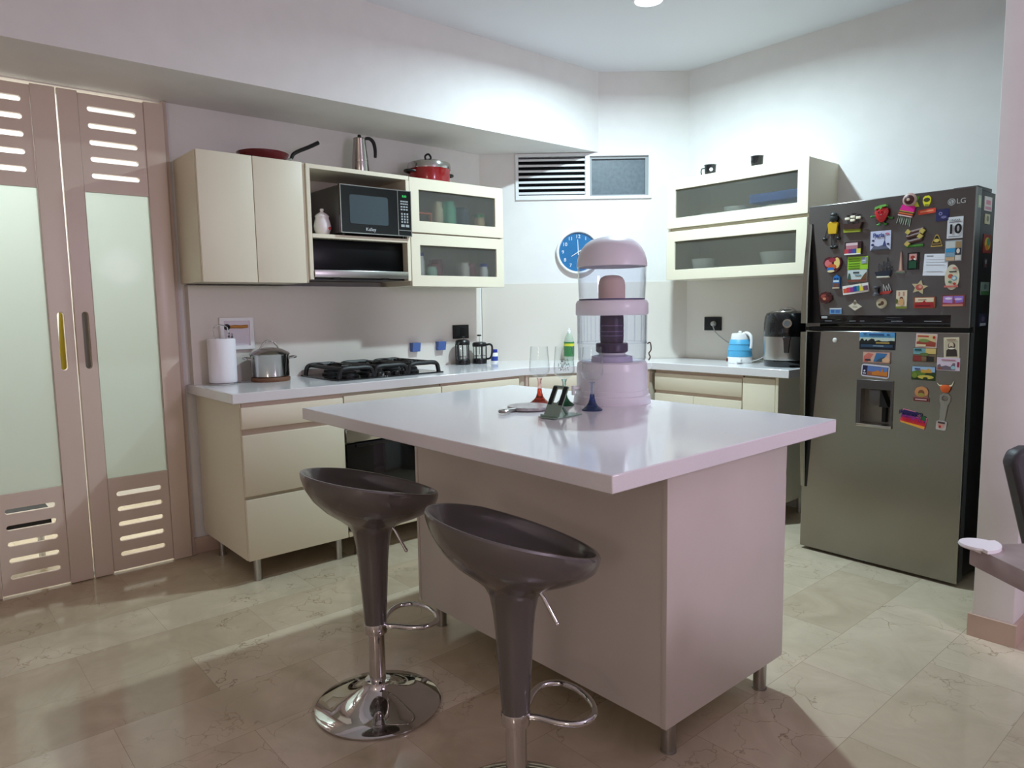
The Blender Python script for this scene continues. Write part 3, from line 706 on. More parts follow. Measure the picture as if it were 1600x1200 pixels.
MB().lathe([(0, 0), (.118, 0), (.124, .005), (.127, .085), (.13, .09), (.124, .09), (.12, .01), (0, .008)], n=56).build('pot_body', RED, t)
l = MB().lathe([(.12, .088), (.131, .09), (.133, .11), (.128, .128), (.12, .13), (.118, .126), (.124, .112), (.12, .09), (.12, .088)], n=56).build('lid', STEELP, t)
MB().lathe([(.12, .127), (.08, .143), (.03, .15), (0, .151), (0, .148), (.03, .147), (.08, .14), (.118, .124)], n=48).build('glass', GREYG, l)
m = MB().lathe([(0, .15), (.018, .15), (.016, .158), (0, .158)], n=20)
m.tube(spline([(-.008, -.018, .155), (-.008, -.02, .175), (-.004, 0, .188), (-.008, .02, .175), (-.008, .018, .155)], 5), .006, 8, sx=1.).build('lid_knob', BLACK, l)
for s in (-1, 1):
    MB().tube(spline([(-.035, s*.122, .07), (-.03, s*.15, .072), (-.012, s*.168, .072), (.012, s*.168, .072), (.03, s*.15, .072), (.035, s*.122, .07)], 4), .008, 8).build('handle', BLACK, t)
ENA = mat('black_enamel', (20, 20, 24), .25, coat=.4)
def mug(label, x, y, rz):
    t = thing('enamel_mug', label, 'mug', (x, y, 2.0545), rz, 'black mugs on the right cabinet')
    MB().lathe([(0, 0), (.03, 0), (.032, .003), (.035, .062), (.038, .066), (.034, .066), (.031, .006), (0, .005)], n=32).build('mug_body', ENA, t)
    MB().tube(spline([(-.034, 0, .048), (-.05, 0, .047), (-.055, 0, .03), (-.052, 0, .012)], 5), .0035, 8).build('handle', ENA, t)
    MB().lathe([(0, 0), (.012, 0), (.012, .0012), (0, .0012)], (.008, -.0345, .034), 6, axis='y').build('emblem', mat('pale_emblem', (190, 196, 204), .4), t)
mug('black enamel mug with its handle turned left on right wall cabinet', 1.285, 2.76, .5)
mug('black mug without visible handle on right wall cabinet', 1.6, 2.76, -1.05)

# ---------------------------------------------------------------- clock
c = thing('wall_clock', 'round blue wall clock with white rim showing eight', 'clock', (.439, 2.465, 1.638), TH)
CR = .143
MB().lathe([(0, 0), (CR, 0), (CR+.006, .006), (CR+.006, .026), (CR, .032), (CR-.008, .03), (CR-.012, .016), (0, .016)], n=64, axis='y').build('rim', WHITEP, c)
f = MB().lathe([(0, .0162), (CR-.013, .0162), (CR-.013, .0168), (0, .0168)], n=64, axis='y').build('dial', mat('clock_blue', (24, 112, 168), .35), c)
for k in range(1, 13):
    a = math.radians(90-30*k)
    lettering(str(k), .034, mat('white_print', (238, 240, 242), .4), f, (.104*math.cos(a), -.0172, .104*math.sin(a)), (PI/2, 0, 0), .0004, 'numeral')
def hand(name, ang, L, w, d, tail):
    a = math.radians(ang); q = lambda u, v: (u*math.cos(a)-v*math.sin(a), u*math.sin(a)+v*math.cos(a))
    MB().prism([q(-tail, -w), q(L, -w*.6), q(L, w*.6), q(-tail, w)], -d, -d-.001, FY).build(name, mat('white_print', (238, 240, 242)), c)
hand('minute_hand', 92, .085, .0028, .0215, .02); hand('hour_hand', 212, .055, .0032, .0195, .022)
MB().lathe([(0, .017), (.005, .017), (.005, .0235), (0, .0235)], n=16, axis='y').build('hub', WHITEP, c)
MB().lathe([(0, .0265), (CR-.008, .0265), (CR-.008, .0275), (0, .0275)], n=64, axis='y').build('glass', CLEAR, c)

# ---------------------------------------------------------------- right worktop: kettle, fryer, plug and cable
SKY = mat('sky_blue_silicone', (84, 170, 214), .45)
t = thing('electric_kettle', 'small white and sky blue folding kettle on the right worktop', 'kettle', (1.45, 2.86, Z))
MB().lathe([(0, 0), (.072, 0), (.075, .004), (.074, .036), (.072, .04), (0, .04)], n=40).build('base', WHITEP, t)
MB().lathe([(.073, .04), (.075, .046), (.0705, .078), (.0735, .082), (.066, .115), (.0685, .119), (.058, .146), (.056, .148), (.05, .148), (.05, .04)], n=40).build('silicone_body', SKY, t)
MB().lathe([(.05, .146), (.056, .148), (.056, .152), (.051, .178), (.048, .184), (.02, .187), (.0, .187)], n=40).build('lid', WHITEP, t)
MB().lathe([(0, .186), (.01, .186), (.012, .192), (.008, .2), (0, .2)], (.0, 0, 0), 20).build('lid_knob', WHITEP, t)
MB().tube(spline([(.03, -.01, .182), (.055, -.012, .188), (.082, -.014, .168), (.088, -.014, .128), (.084, -.014, .095)], 5), lambda t: .0105-.001*t, 10, sx=1.).build('handle', WHITEP, t)
bx('switch', mat('dark_red_switch', (110, 30, 30), .4), t, -.058, -.058, .01, -.046, -.05, .03)
bx('plug_connector', WHITEP, t, .025, -.084, .008, .058, -.066, .03, .004)
pl_ = [(1.166, RW-.03, 1.137), (1.172, RW-.045, 1.125), (1.2, RW-.05, 1.08), (1.27, RW-.05, 1.03), (1.36, RW-.045, .98), (1.44, RW-.04, .93), (1.54, RW-.05, .906), (1.62, 2.94, .912), (1.632, 2.88, .955), (1.6, 2.82, .93), (1.54, 2.782, .912), (1.505, 2.785, .916)]
GREYW = mat('pale_grey_cable', (176, 176, 172), .5)
c = thing('power_cable', 'grey plug and cable running from the socket to blue kettle', 'cable')
MB().tube(spline(pl_, 6), .0035, 8).build('cord', GREYW, c)
MB().lathe([(0, 0), (.016, 0), (.018, .004), (.015, .022), (.006, .03), (0, .03)], (1.165, RW-.0187, 1.139), 20, axis='y').build('plug', GREYW, c)
t = thing('air_fryer', 'black air fryer with steel lower band beside the fridge', 'air fryer', (1.775, 2.825, Z), .0)
FRY = mat('black_gloss_plastic', (16, 16, 18), .18, coat=.4)
MB().lathe([(0, 0), (.122, 0), (.126, .006), (.127, .04), (0, .04)], n=56).build('base', FRY, t)
MB().lathe([(.0, .04), (.127, .04), (.128, .044), (.129, .17), (.128, .175), (0, .175)], n=56).build('steel_band', SATIN, t)
MB().lathe([(0, .175), (.129, .175), (.13, .18), (.1285, .25), (.124, .288), (.114, .309), (.095, .317), (0, .318)], n=56).build('upper_body', FRY, t)
MB().lathe([(0, .316), (.088, .316), (.085, .321), (.03, .326), (0, .326)], n=40).build('top_plate', STEELP, t)
fa = math.radians(-62)
fd = Vector((math.cos(fa), math.sin(fa), 0)); fs = Vector((-fd.y, fd.x, 0))
h = MB().prism([(-.024, .178), (.024, .178), (.018, .15), (.014, .085), (-.014, .085), (-.018, .15)], .124, .17, lambda u, v, w: tuple(fd*w+fs*u+Vector((0, 0, v)))).build('drawer_handle', FRY, t, bevel=.005)
d = MB().cyl(fd*.118+Vector((0, 0, .255)), fd*.14+Vector((0, 0, .252)), .027, .025, 28).build('dial', STEELP, t)
MB().cyl(fd*.139+Vector((0, 0, .252)), fd*.143+Vector((0, 0, .252)), .017, n=24).build('dial_face', mat('grey_dial', (96, 100, 104), .3), d)
MB().tube(spline([(-.05, 0, .318), (-.03, 0, .332), (0, 0, .336), (.03, 0, .332), (.05, 0, .318)], 4), .008, 8).build('top_handle', STEELP, t)
# ---------------------------------------------------------------- things on the island
t = thing('water_filter', 'tall pink gravity water filter with clear tanks on island', 'water filter', (2.07, .935, Z))
RF_ = .0
MB().lathe([(0, 0), (.146, 0), (.147, .003), (.144, .03), (.1385, .034), (.1375, .05), (.135, .052), (.134, .118), (.1345, .121), (.1345, .126), (.134, .129), (.131, .152), (.124, .158), (.1, .158), (0, .152)], n=72).build('base', PINK, t)
MB().lathe([(.124, .158), (.128, .162), (.13, .226), (.131, .332), (.1285, .332), (.1275, .226), (.126, .164), (.12, .16)], n=72).build('lower_tank', TANK, t)
m = MB().lathe([(.1312, .226), (.1322, .226), (.1322, .23), (.1312, .23), (.1312, .226)], n=72)
for k in range(22):
    a = 2*PI*k/22+.1
    m.cyl((.1305*math.cos(a), .1305*math.sin(a), .232), (.1312*math.cos(a), .1312*math.sin(a), .33), .0016, n=6)
m.build('tank_rib', TANK, t)
MB().lathe([(.0, .336), (.133, .331), (.1365, .336), (.136, .375), (.131, .385), (.124, .388), (0, .388)], n=72).build('middle_ring', PINK, t)
MB().lathe([(.1225, .388), (.124, .395), (.127, .45), (.129, .512), (.1265, .512), (.1245, .45), (.1215, .396)], n=72).build('upper_tank', TANK, t)
MB().lathe([(.1205, .388), (.1235, .389), (.1237, .393), (.1205, .393), (.1205, .388)], n=72).build('tank_seam', mat('violet_seam', (86, 80, 118), .4), t)
MB().lathe([(.126, .51), (.1315, .512), (.131, .522), (.1285, .54), (.1225, .56), (.112, .58), (.097, .598), (.078, .6105), (.05, .6195), (.025, .624), (.02, .625), (0, .625), (0, .62), (.055, .611), (.1, .585), (.117, .56), (.125, .52), (.126, .51)], n=72).build('lid', PINK, t)
MB().lathe([(0, .388), (.05, .388), (.0505, .44), (.048, .458), (.04, .472), (.025, .479), (0, .481)], n=40).build('ceramic_filter', mat('stained_ceramic', (228, 200, 188), .7), t)
CART = mat('dark_violet_cartridge', (58, 40, 70), .35)
m = MB().lathe([(0, .226), (.043, .226), (.0445, .24), (.0445, .318), (.043, .335), (0, .336)], n=40); m.build('filter_cartridge', CART, t)
m = MB()
for z in (.252, .268, .29): m.lathe([(.0446, z), (.0458, z), (.0458, z+.004), (.0446, z+.004), (.0446, z)], n=40)
m.build('cartridge_band', mat('violet_band', (104, 84, 122), .35), t)
MB().lathe([(0, .19), (.055, .19), (.0605, .195), (.0605, .222), (.058, .226), (0, .226)], n=40).build('cartridge_base', CART, t)
MB().lathe([(0, .182), (.05, .182), (.05, .19), (0, .19)], n=40).build('cartridge_ring', WHITEP, t)
m = MB()
for k in range(56):
    a = 2*PI*k/56; m.box(-.0012, .074, .153, .0012, .078, .175)
    for v in m.bm.verts[-8:]:
        v.co = Matrix.Rotation(a, 3, 'Z') @ v.co
m.lathe([(0, .153), (.078, .153), (.079, .157), (.076, .176), (.05, .182), (0, .184)], n=56).build('stone_dish', mat('pale_lilac_dish', (206, 200, 220), .4), t)
ta = math.radians(28)
q = lambda r, u, z: (r*math.cos(ta)-u*math.sin(ta), r*math.sin(ta)+u*math.cos(ta), z)
MB().tube(spline([q(.131, .02, .222), q(.142, .02, .226), q(.145, .02, .2), q(.137, .02, .186), q(.142, .02, .172), q(.136, .02, .16)], 4), .0025, 8).build('wire_clip', mat('dull_bronze_wire', (96, 84, 80), .35, .8), t)
MB().cyl((-.05, -.12, .06), (-.062, -.148, .06), .008).cyl((-.062, -.148, .07), (-.062, -.148, .035), .0065).build('tap', WHITEP, t)

def goblet(label, x, y, rgb, h, drawn=False):
    t = thing('wine_glass', label, 'wine glass', (x, y, Z), 0, 'wine glasses with coloured stems on the island')
    k = h/.22
    col = mat('glass_%s' % label.split()[0], rgb, .04, trans=.75, ior=1.45, coat=.3)
    MB().lathe([(0, 0), (.0365, 0), (.037, .003), (.031, .008), (.021, .016), (.0135, .027), (.0095, .042), (.0078, .056), (0, .056)], n=40).build('foot', col, t)
    pale = tuple(int(255-(255-c)*.25) for c in rgb)
    MB().lathe([(0, .056), (.0078, .056), (.0066, .072), (.0068, .086*k), (.011, .098*k), (0, .1*k)], n=24).build('stem', mat('stem_%s' % label.split()[0], pale, .04, trans=.9), t)
    MB().lathe([(.0085, .098*k), (.02, .104*k), (.033, .114*k), (.0385, .126*k), (.039, .138*k), (.0365, .175*k), (.033, .22*k), (.032, .22*k), (.0355, .175*k), (.0378, .138*k), (.0372, .128*k), (.031, .117*k), (.018, .108*k), (0, .105*k)], n=48).build('bowl', CLEAR, t)
    if drawn:
        m = MB(); rr = random.Random(5)
        da = math.atan2(-1.12-y, 3.85-x)
        for row, (z0, n) in enumerate(((.168, 4), (.156, 6), (.146, 6), (.137, 5))):
            for i in range(n):
                a = da+(i-(n-1)/2)*.2+rr.uniform(-.04, .04); pts = []
                for j in range(5):
                    aa = a+rr.uniform(-.09, .09); zz = z0+rr.uniform(-.006, .006); rad = .0398-.0025*max(0, (zz-.138)/.037)+.0006
                    pts.append((rad*math.cos(aa), rad*math.sin(aa), zz))
                m.tube(spline(pts, 3), .0005, 5)
        m.build('black_drawing', INK, t)
    return t
goblet('orange stemmed wine glass, left of the three on the island', 1.893, .722, (232, 70, 30), .217)
goblet('green stemmed wine glass with a black drawing behind phone stand', 2.002, .745, (20, 130, 70), .219, True)
goblet('blue stemmed wine glass in front of the water filter', 2.165, .72, (24, 70, 150), .223)

t = thing('phone_stand', 'folding metallic green phone stand in front of the glasses', 'phone stand', (2.186, .545, Z), math.radians(6))
GRN = mat('green_grey_metal', (142, 164, 150), .3, .6)
m = MB().plate(rrect(-.036, -.066, .036, .07, .006), [], 0, .004, FZ).box(-.036, -.066, .004, .036, -.062, .012)
m.build('base_plate', GRN, t, bevel=.001)
tl = math.radians(60)
tf = lambda u, v, w: (u, -.052+v*math.cos(tl)-w*math.sin(tl), .004+v*math.sin(tl)+w*math.cos(tl))
MB().plate(rrect(-.032, 0, .032, .112, .006), [rrect(-.012, .05, .012, .102, .003)], 0, .004, tf).build('back_rest', GRN, t)
MB().plate(rrect(-.03, .042, -.014, .108, .002), [], .004, .0052, tf).plate(rrect(.014, .042, .03, .108, .002), [], .004, .0052, tf).build('rubber_pad', BLACKM, t)
MB().cyl((0, .03, .004), (0, -.012, .052), .0045).build('strut', GRN, t)
MB().box(-.034, -.078, .002, .034, -.062, .006).build('lip', GRN, t)

t = thing('round_trivet', 'round grey trivet board with a metal handle on island', 'trivet', (1.985, .585, Z), 0)
MB().lathe([(0, .002), (.076, .002), (.08, .005), (.08, .011), (.077, .014), (0, .014)], n=56).build('board', noisy(mat('grey_stone', (160, 152, 154), .3), 60, (140, 132, 134), (184, 178, 180)), t)
hd = (math.cos(math.radians(-82)), math.sin(math.radians(-82)))
P2 = lambda r, s, z: (hd[0]*r-hd[1]*s, hd[1]*r+hd[0]*s, z)
m = MB().tube([P2(.074, 0, .008), P2(.1, 0, .009), P2(.125, 0, .01)], .006, 10)
m.tube([P2(.14+.015*math.cos(2*PI*k/16), .015*math.sin(2*PI*k/16), .01) for k in range(16)], .0055, 8, True)
m.build('handle', SATIN, t)

# ---------------------------------------------------------------- fridge
FL, FRZ = (2.1254, 2.3476, 0), -.0218
FW, FH = .729, 1.7387
c = thing('refrigerator', 'tall stainless two-door refrigerator covered with souvenir magnets', 'refrigerator', FL, FRZ)
SIDE = mat('black_side_panel', (22, 22, 24), .3, spec=.5)
bx('body', SIDE, c, .008, .072, .03, FW-.002, .655, 1.728, .004)
bx('top_hinge_cover', DGREY, c, FW-.1, .03, 1.728, FW-.004, .2, 1.745, .003)
for x in (.06, FW-.06):
    MB().cyl((x, .1, 0), (x, .1, .032), .02).build('foot', BLACK, c); MB().cyl((x, .6, 0), (x, .6, .032), .02).build('foot', BLACK, c)
bx('kick_plate', BLACKM, c, .02, .06, .012, FW-.01, .09, .05)
DOORE = mat('grey_door_edge', (84, 88, 88), .35, .5)
def fdoor(name, z0, z1, holes, ms):
    d = MB().plate(rect(0, z0, FW, z1), holes, 0, .02, FY).build(name, ms, c, bevel=.004)
    m = MB().plate(rect(.003, z0+.003, FW-.001, z1-.003), holes, .02, .066, FY); m.build('door_edge', DOORE, d)
    return d
up = fdoor('freezer_door', 1.147, FH, [], STEELD)
lo_ = fdoor('fridge_door', .014, 1.128, [rect(.272, .682, .428, .866)], STEEL)
# pocket handles: dark recess and a bowed bar
def handle(d, z0, z1, flip):
    zz = lambda t: z0+(z1-z0)*t
    w0, w1 = (.078, .03) if flip else (.03, .078)
    poly = [(.004, z0), (w1 if not flip else w0, z0), (w0 if not flip else w1, z1), (.004, z1)]
    poly = [(.012, z0), (.08, z0), (.026, z1), (.012, z1)] if not flip else [(.012, z1), (.08, z1), (.03, z0), (.012, z0)]
    MB().prism(poly, -.0015, .004, FY).build('handle_recess', BLACK, d)
    m = MB(); n = 16; rings = []
    for i in range(n+1):
        t = i/n; z = zz(t); k = t if not flip else 1-t        # k = 0 at the wide end
        out = .042*math.sin(PI*min(1, (1-k)*1.02)*.5)**.9+.002; x1 = .03-.01*k
        rings.append([(-.002, -.001, z), (-.002, -out, z), (x1-.004, -out-.002, z), (x1, -out+.003, z), (x1, -out+.012 if out > .014 else -.001, z), (.008, -out+.014 if out > .016 else -.001, z)])
    vs = [[m.bm.verts.new(p) for p in r] for r in rings]
    for a, b in zip(vs, vs[1:]):
        for k in range(6): m._f([a[k], a[(k+1) % 6], b[(k+1) % 6], b[k]])
    m._f(vs[0][::-1]); m._f(vs[-1])
    m.build('handle', STEEL, d)
handle(up, 1.165, 1.652, False); handle(lo_, .33, 1.122, True)
bx('display_strip', BLACKG, up, .075, -.0025, 1.15, .655, .001, 1.203, .001)
m = MB()
for u0, u1 in ((.1, .135), (.22, .25), (.27, .29), (.41, .46), (.55, .62)): m.box(u0, -.0029, 1.174, u1, -.0024, 1.178)
m.build('display_marks', mat('dim_print', (120, 124, 130), .5), up)
bx('energy_badge', mat('silver_badge', (170, 172, 172), .4), up, .082, -.0045, 1.188, .112, -.0025, 1.199, .001)
LGM = mat('pale_silver_print', (168, 168, 168), .4)
m = MB().prism(oval(.636, 1.684, .0145, .0145), -.0008, .0004, FY); m.build('emblem', LGM, up)
m = MB().plate(oval(.636, 1.684, .0115, .0115), [oval(.636, 1.684, .0098, .0098)], -.0012, -.0007, FY).box(.6335, -.0012, 1.678, .6352, -.0007, 1.69).box(.6335, -.0012, 1.678, .6395, -.0007, 1.6797).prism(oval(.6315, 1.6885, .0013, .0013, 10), -.0012, -.0007, FY)
m.build('emblem_face', DGREY, up)
lettering('LG', .03, LGM, up, (.673, -.0004, 1.684))
bx('gap_strip', BLACKM, c, .01, .012, 1.126, FW-.01, .07, 1.149)
# water dispenser
DG = mat('grey_dispenser', (92, 88, 88), .3, .7)
d = MB().plate(rect(.266, .676, .433, .9), [rect(.288, .69, .422, .856)], -.006, .002, FY).build('dispenser', DG, lo_, bevel=.002)
m = MB().box(.27, .06, .68, .43, .0655, .868).box(.27, .0, .68, .276, .06, .868).box(.426, 0, .68, .43, .06, .868).box(.27, 0, .86, .43, .06, .868)
m.build('dispenser_recess', mat('satin_recess', (150, 146, 135), .45, .4), d)
bx('nozzle_block', DG, d, .325, -.003, .78, .375, .05, .855, .004)
MB().prism([(.378, .852), (.4, .8), (.412, .775), (.37, .775), (.37, .852)], .0, .05, FY).build('lever', BLACK, d)
bx('chute', BLACKM, d, .372, .03, .7, .39, .056, .78)
bx('drip_tray', STEELP, d, .27, -.012, .676, .432, .06, .69, .002)

# ---------------------------------------------------------------- souvenir magnets
ca, sa = math.cos(FRZ), math.sin(FRZ)
def on_front(u, z, off=.0): return (FL[0]+u*ca+off*sa, FL[1]+u*sa-off*ca, z)
def shape_pts(k, w, h):
    if k == 'r': return rect(-w/2, -h/2, w/2, h/2)
    if k == 'rr': return rrect(-w/2, -h/2, w/2, h/2, min(w, h)*.2)
    if k == 'o': return oval(0, 0, w/2, h/2)
    if k == 'tri': return [(-w/2, -h/2), (w/2, -h/2), (w*.42, -h*.2), (w*.12, h*.42), (0, h/2), (-w*.12, h*.42), (-w*.42, -h*.2)]
    if k == 'star': return [(w/2*(1 if i % 2 == 0 else .5)*math.cos(PI/2+i*PI/5), h/2*(1 if i % 2 == 0 else .5)*math.sin(PI/2+i*PI/5)) for i in range(10)]
    if k == 'tower': return [(-w/2, -h/2), (w/2, -h/2), (w*.42, -h*.4), (w*.2, -h*.38), (w*.06, h*.4), (0, h/2), (-w*.06, h*.4), (-w*.2, -h*.38), (-w*.42, -h*.4)]
    if k == 'rh': return [(-w/2, -h*.05), (0, -h/2), (w/2, -h*.15), (w*.15, h*.15), (0, h/2), (-w*.15, h*.2)]
    return k
def pic(m, w, h, th, pieces):
    i = 0
    for p in pieces:
        i += 1; m.use(flat(p[-1])); d = th+.0004*i
        if p[0] == 'r': poly = rect(p[1]*w, p[2]*h, p[3]*w, p[4]*h)
        elif p[0] == 'e': poly = oval(p[1]*w, p[2]*h, p[3]*w, p[4]*h, 18)
        else: poly = [(a*w, b*h) for a, b in p[1]]
        m.prism(poly, -d, -th+.0002, FY)
def magnet(label, u, z, w, h, base, pieces=(), k='r', th=.004, roll=0., name='fridge_magnet', side=None):
    m = MB().use(flat(base)).prism(shape_pts(k, w, h), -th, 0, FY)
    pic(m, w, h, th, pieces)
    o = m.build(name, None, None, weld=False, smooth=False)
    if side: o.location = side; o.rotation_euler = (0, roll, FRZ+PI/2)
    else: o.location = on_front(u, z, .0002); o.rotation_euler = (0, roll, FRZ)
    return tag(o, label, 'magnet', 'souvenir magnets on the fridge')
def fig(label, u, z, name='fridge_magnet', roll=0.):
    o = thing(name, label, 'magnet', on_front(u, z, .0002), FRZ, 'souvenir magnets on the fridge'); o.rotation_euler = (0, roll, FRZ); return o
def text_on(o, s, size, rgb, x, z, th, bold=0., sx=1.): return lettering(s, size, flat(rgb), o, (x, -th-.003, z), depth=.0004, bold=bold, sx=sx)

# doll in a yellow shirt with dangling limbs
f = fig('doll magnet in yellow shirt with dangling black limbs', .13, 1.606)
BK = flat((22, 24, 24))
MB().plate([(-.02, -.012), (.018, -.012), (.024, .04), (.012, .046), (-.016, .046), (-.026, .036)], [], -.016, -.002, FY).build('shirt', flat((206, 166, 30)), f, bevel=.002)
m = MB().ball((.002, -.012, .062), .02, .012, .02, 16); m.ball((.002, -.012, .077), .017, .012, .012, 16).build('head', flat((40, 46, 44)), f)
for pts in ([(-.022, -.009, .034), (-.034, -.006, .0), (-.044, -.005, -.034)], [(.02, -.009, .034), (.026, -.006, 0), (.024, -.005, -.034)], [(-.006, -.008, -.01), (-.006, -.005, -.075)], [(.008, -.008, -.01), (.01, -.005, -.075)]):
    m = MB().tube(pts, .0018, 6); m.ball(pts[-1], .011, .006, .008, 12).build('limb', BK, f)
# sailing ship in brown
f = fig('brown sailing ship magnet with cream sails', .224, 1.637)
MB().prism([(-.042, -.042), (.036, -.044), (.034, -.03), (-.042, -.026)], -.014, 0, FY).build('base', flat((150, 160, 50)), f)
MB().prism([(-.04, -.026), (.034, -.03), (.044, .0), (.02, -.008), (-.02, -.004), (-.042, .0)], -.018, -.003, FY).build('hull', flat((64, 40, 34)), f)
MB().cyl((-.024, -.008, -.01), (-.024, -.008, .038), .002, n=6).cyl((.0, -.008, -.01), (0, -.008, .045), .002, n=6).cyl((.024, -.008, -.01), (.024, -.008, .038), .002, n=6).box(-.03, -.01, .032, -.012, -.006, .038).box(-.006, -.01, .039, .012, -.006, .045).box(.018, -.01, .032, .034, -.006, .038).build('mast', flat((50, 30, 34)), f)
for x, zz in ((-.026, .021), (.0, .028), (.026, .022), (.0, .012)): bx('sail', flat((236, 230, 206)), f, x-.011, -.016, zz-.006, x+.011, -.008, zz+.006, .002)
# strawberry figure
f = fig('red strawberry magnet with green leaves, arms and legs', .355, 1.66)
MB().lathe([(0, -.036), (.012, -.03), (.024, -.012), (.031, .01), (.028, .026), (.014, .034), (0, .034)], n=24, warp=lambda x, y, z: (x, -.014+y*.5, z)).build('berry', mat('strawberry_red', (190, 24, 36), .25, coat=.4), f)
MB().prism([(-.026, .024), (-.006, .03), (.0, .022), (.008, .033), (.026, .036), (.022, .044), (-.002, .042), (-.024, .036)], -.03, -.006, FY).build('leaf', flat((110, 170, 80)), f)
GN = flat((60, 130, 50))
for pts in ([(-.028, -.01, -.004), (-.044, -.01, -.004)], [(.026, -.01, -.01), (.04, -.01, -.018)], [(-.006, -.01, -.034), (-.014, -.01, -.044)], [(.006, -.01, -.034), (.016, -.01, -.042)]):
    m = MB().tube(pts, .003, 6); m.ball(pts[-1], .009, .005, .005, 12).build('limb', GN, f)
m = MB().ball((-.008, -.0285, .012), .003, .002, .004, 10).ball((.006, -.0295, .013), .003, .002, .004, 10).tube(spline([(-.007, -.0295, .0), (0, -.0305, -.003), (.007, -.0295, .001)], 3), .001, 5); m.build('face', flat((30, 14, 16)), f)
# doll with a round hat
f = fig('round hat doll magnet in bright pink blouse with fringe', .462, 1.667, roll=.35)
MB().lathe([(0, 0), (.028, 0), (.03, .004), (.026, .008), (.018, .01), (0, .01)], (-.006, -.008, .046), 28, axis='y').build('hat_brim', flat((178, 148, 140)), f)
MB().lathe([(0, .008), (.021, .008), (.019, .016), (.012, .02), (0, .02)], (-.006, -.008, .046), 28, axis='y').build('hat_crown', flat((66, 26, 30)), f)
MB().lathe([(0, .02), (.007, .02), (.005, .025), (0, .026)], (-.006, -.008, .046), 16, axis='y').build('hat_button', flat((206, 182, 160)), f)
MB().prism([(-.03, -.004), (.03, .0), (.026, .026), (-.028, .02)], -.014, -.001, FY).build('blouse', flat((214, 34, 140)), f)
m = MB()
for i, rgb in enumerate(((190, 170, 60), (60, 50, 40), (214, 110, 50), (120, 26, 30), (206, 180, 176))):
    m.use(flat(rgb)).prism([(-.03, -.008-i*.005), (.03, -.004-i*.005), (.03, .001-i*.005), (-.03, -.003-i*.005)], -.013, -.001, FY)
m.build('striped_band', None, f)
m = MB()
for i in range(9): m.tube([(-.026+i*.0065, -.006, -.028), (-.024+i*.0065+.003*(i % 3), -.006, -.062+.006*(i % 2))], .0017, 6)
m.build('fringe', flat((150, 166, 150)), f)
# stair of logs
f = fig('magnet of brown rolled sheets with yellow squares on green base', .5, 1.544)
m = MB()
for i, (x, zz) in enumerate(((.006, .03), (-.004, .012), (-.002, -.012))): m.tube([(x-.03, -.008, zz-.006), (x+.028, -.008, zz+.006)], .0095, 8)
m.build('brown_roll', flat((96, 66, 62)), f)
for x, zz in ((-.028, .028), (.03, .028), (.022, .006), (-.03, -.024)): bx('yellow_square', flat((190, 172, 90)), f, -.009, -.018, -.009, .009, -.006, .009, loc=(x, 0, zz), rot=(0, .7, 0))
bx('base', flat((66, 126, 50)), f, -.036, -.012, -.04, .034, 0, -.028, .002)
# two ships
f = fig('dark pewter sailing ship magnet', .368, 1.42)
PEW = mat('dark_pewter', (66, 70, 78), .3, .7)
m = MB().prism([(-.036, -.018), (.036, -.012), (.03, -.04), (-.024, -.044)], -.012, 0, FY)
m.build('hull', flat((34, 40, 54)), f); bx('base', flat((196, 192, 178)), f, -.026, -.014, -.046, .03, 0, -.038, .002)
m = MB()
for x, h in ((-.02, .02), (.0, .032), (.016, .046), (.028, .01)):
    m.cyl((x, -.006, -.02), (x, -.006, h), .0013, n=6); m.cyl((x-.01, -.006, h*.5-.004), (x+.012, -.006, h*.5), .001, n=6); m.cyl((x, -.006, h), (x+.016, -.006, -.014), .0007, n=5)
m.build('mast', PEW, f)
f = fig('magnet of a white and red sailing boat with a bollard', .37, 1.325)
MB().prism([(-.012, -.026), (.03, -.024), (.04, -.01), (-.008, -.014)], -.012, 0, FY).build('hull', flat((170, 60, 54)), f)
m = MB()
for x, h in ((.002, .02), (.014, .014), (.024, .022)): m.cyl((x, -.006, -.016), (x, -.006, h), .0012, n=6); m.cyl((x, -.006, h), (x+.012, -.006, -.012), .0012, n=6)
m.build('mast', flat((190, 192, 190)), f)
MB().lathe([(0, -.03), (.015, -.03), (.013, -.022), (.006, -.018), (.006, .0), (.014, .006), (.012, .011), (0, .012)], (-.026, -.012, 0), 16).build('bollard', flat((70, 72, 80)), f)

magnet('green palm tree magnet on the top edge of freezer door', .488, 1.704, .046, .05, (98, 150, 44), [('r', -.12, -.5, .1, .1, (60, 50, 30)), ('e', 0, .28, .45, .18, (86, 160, 50)), ('p', ((-.45, -.5), (.5, -.5), (.3, -.1), (-.1, -.05)), (196, 190, 70))], [(-.02, -.025), (.023, -.025), (.013, .0), (.022, .018), (.0, .025), (-.022, .016), (-.008, .0)], .006)
magnet('yellow light bulb shaped magnet', .54, 1.7, .034, .046, (222, 214, 40), [('e', 0, .1, .38, .2, (60, 60, 30)), ('r', -.22, -.5, .22, -.3, (120, 130, 60))], [(-.008, -.023), (.008, -.023), (.016, -.004), (.016, .012), (.008, .022), (-.008, .022), (-.016, .012), (-.016, -.004)], .006)
magnet('long orange lozenge magnet lying under the yellow bulb', .542, 1.655, .07, .021, (206, 70, 50), [('r', -.38, -.12, .38, .2, (232, 150, 110))], 'rr', .005, -.06)
magnet('navy square magnet with a pale ring left of white card', .604, 1.633, .05, .05, (34, 36, 84), [('e', -.15, .12, .14, .14, (150, 150, 190)), ('e', -.15, .12, .09, .09, (50, 50, 110)), ('e', .12, -.2, .22, .12, (110, 106, 150))])
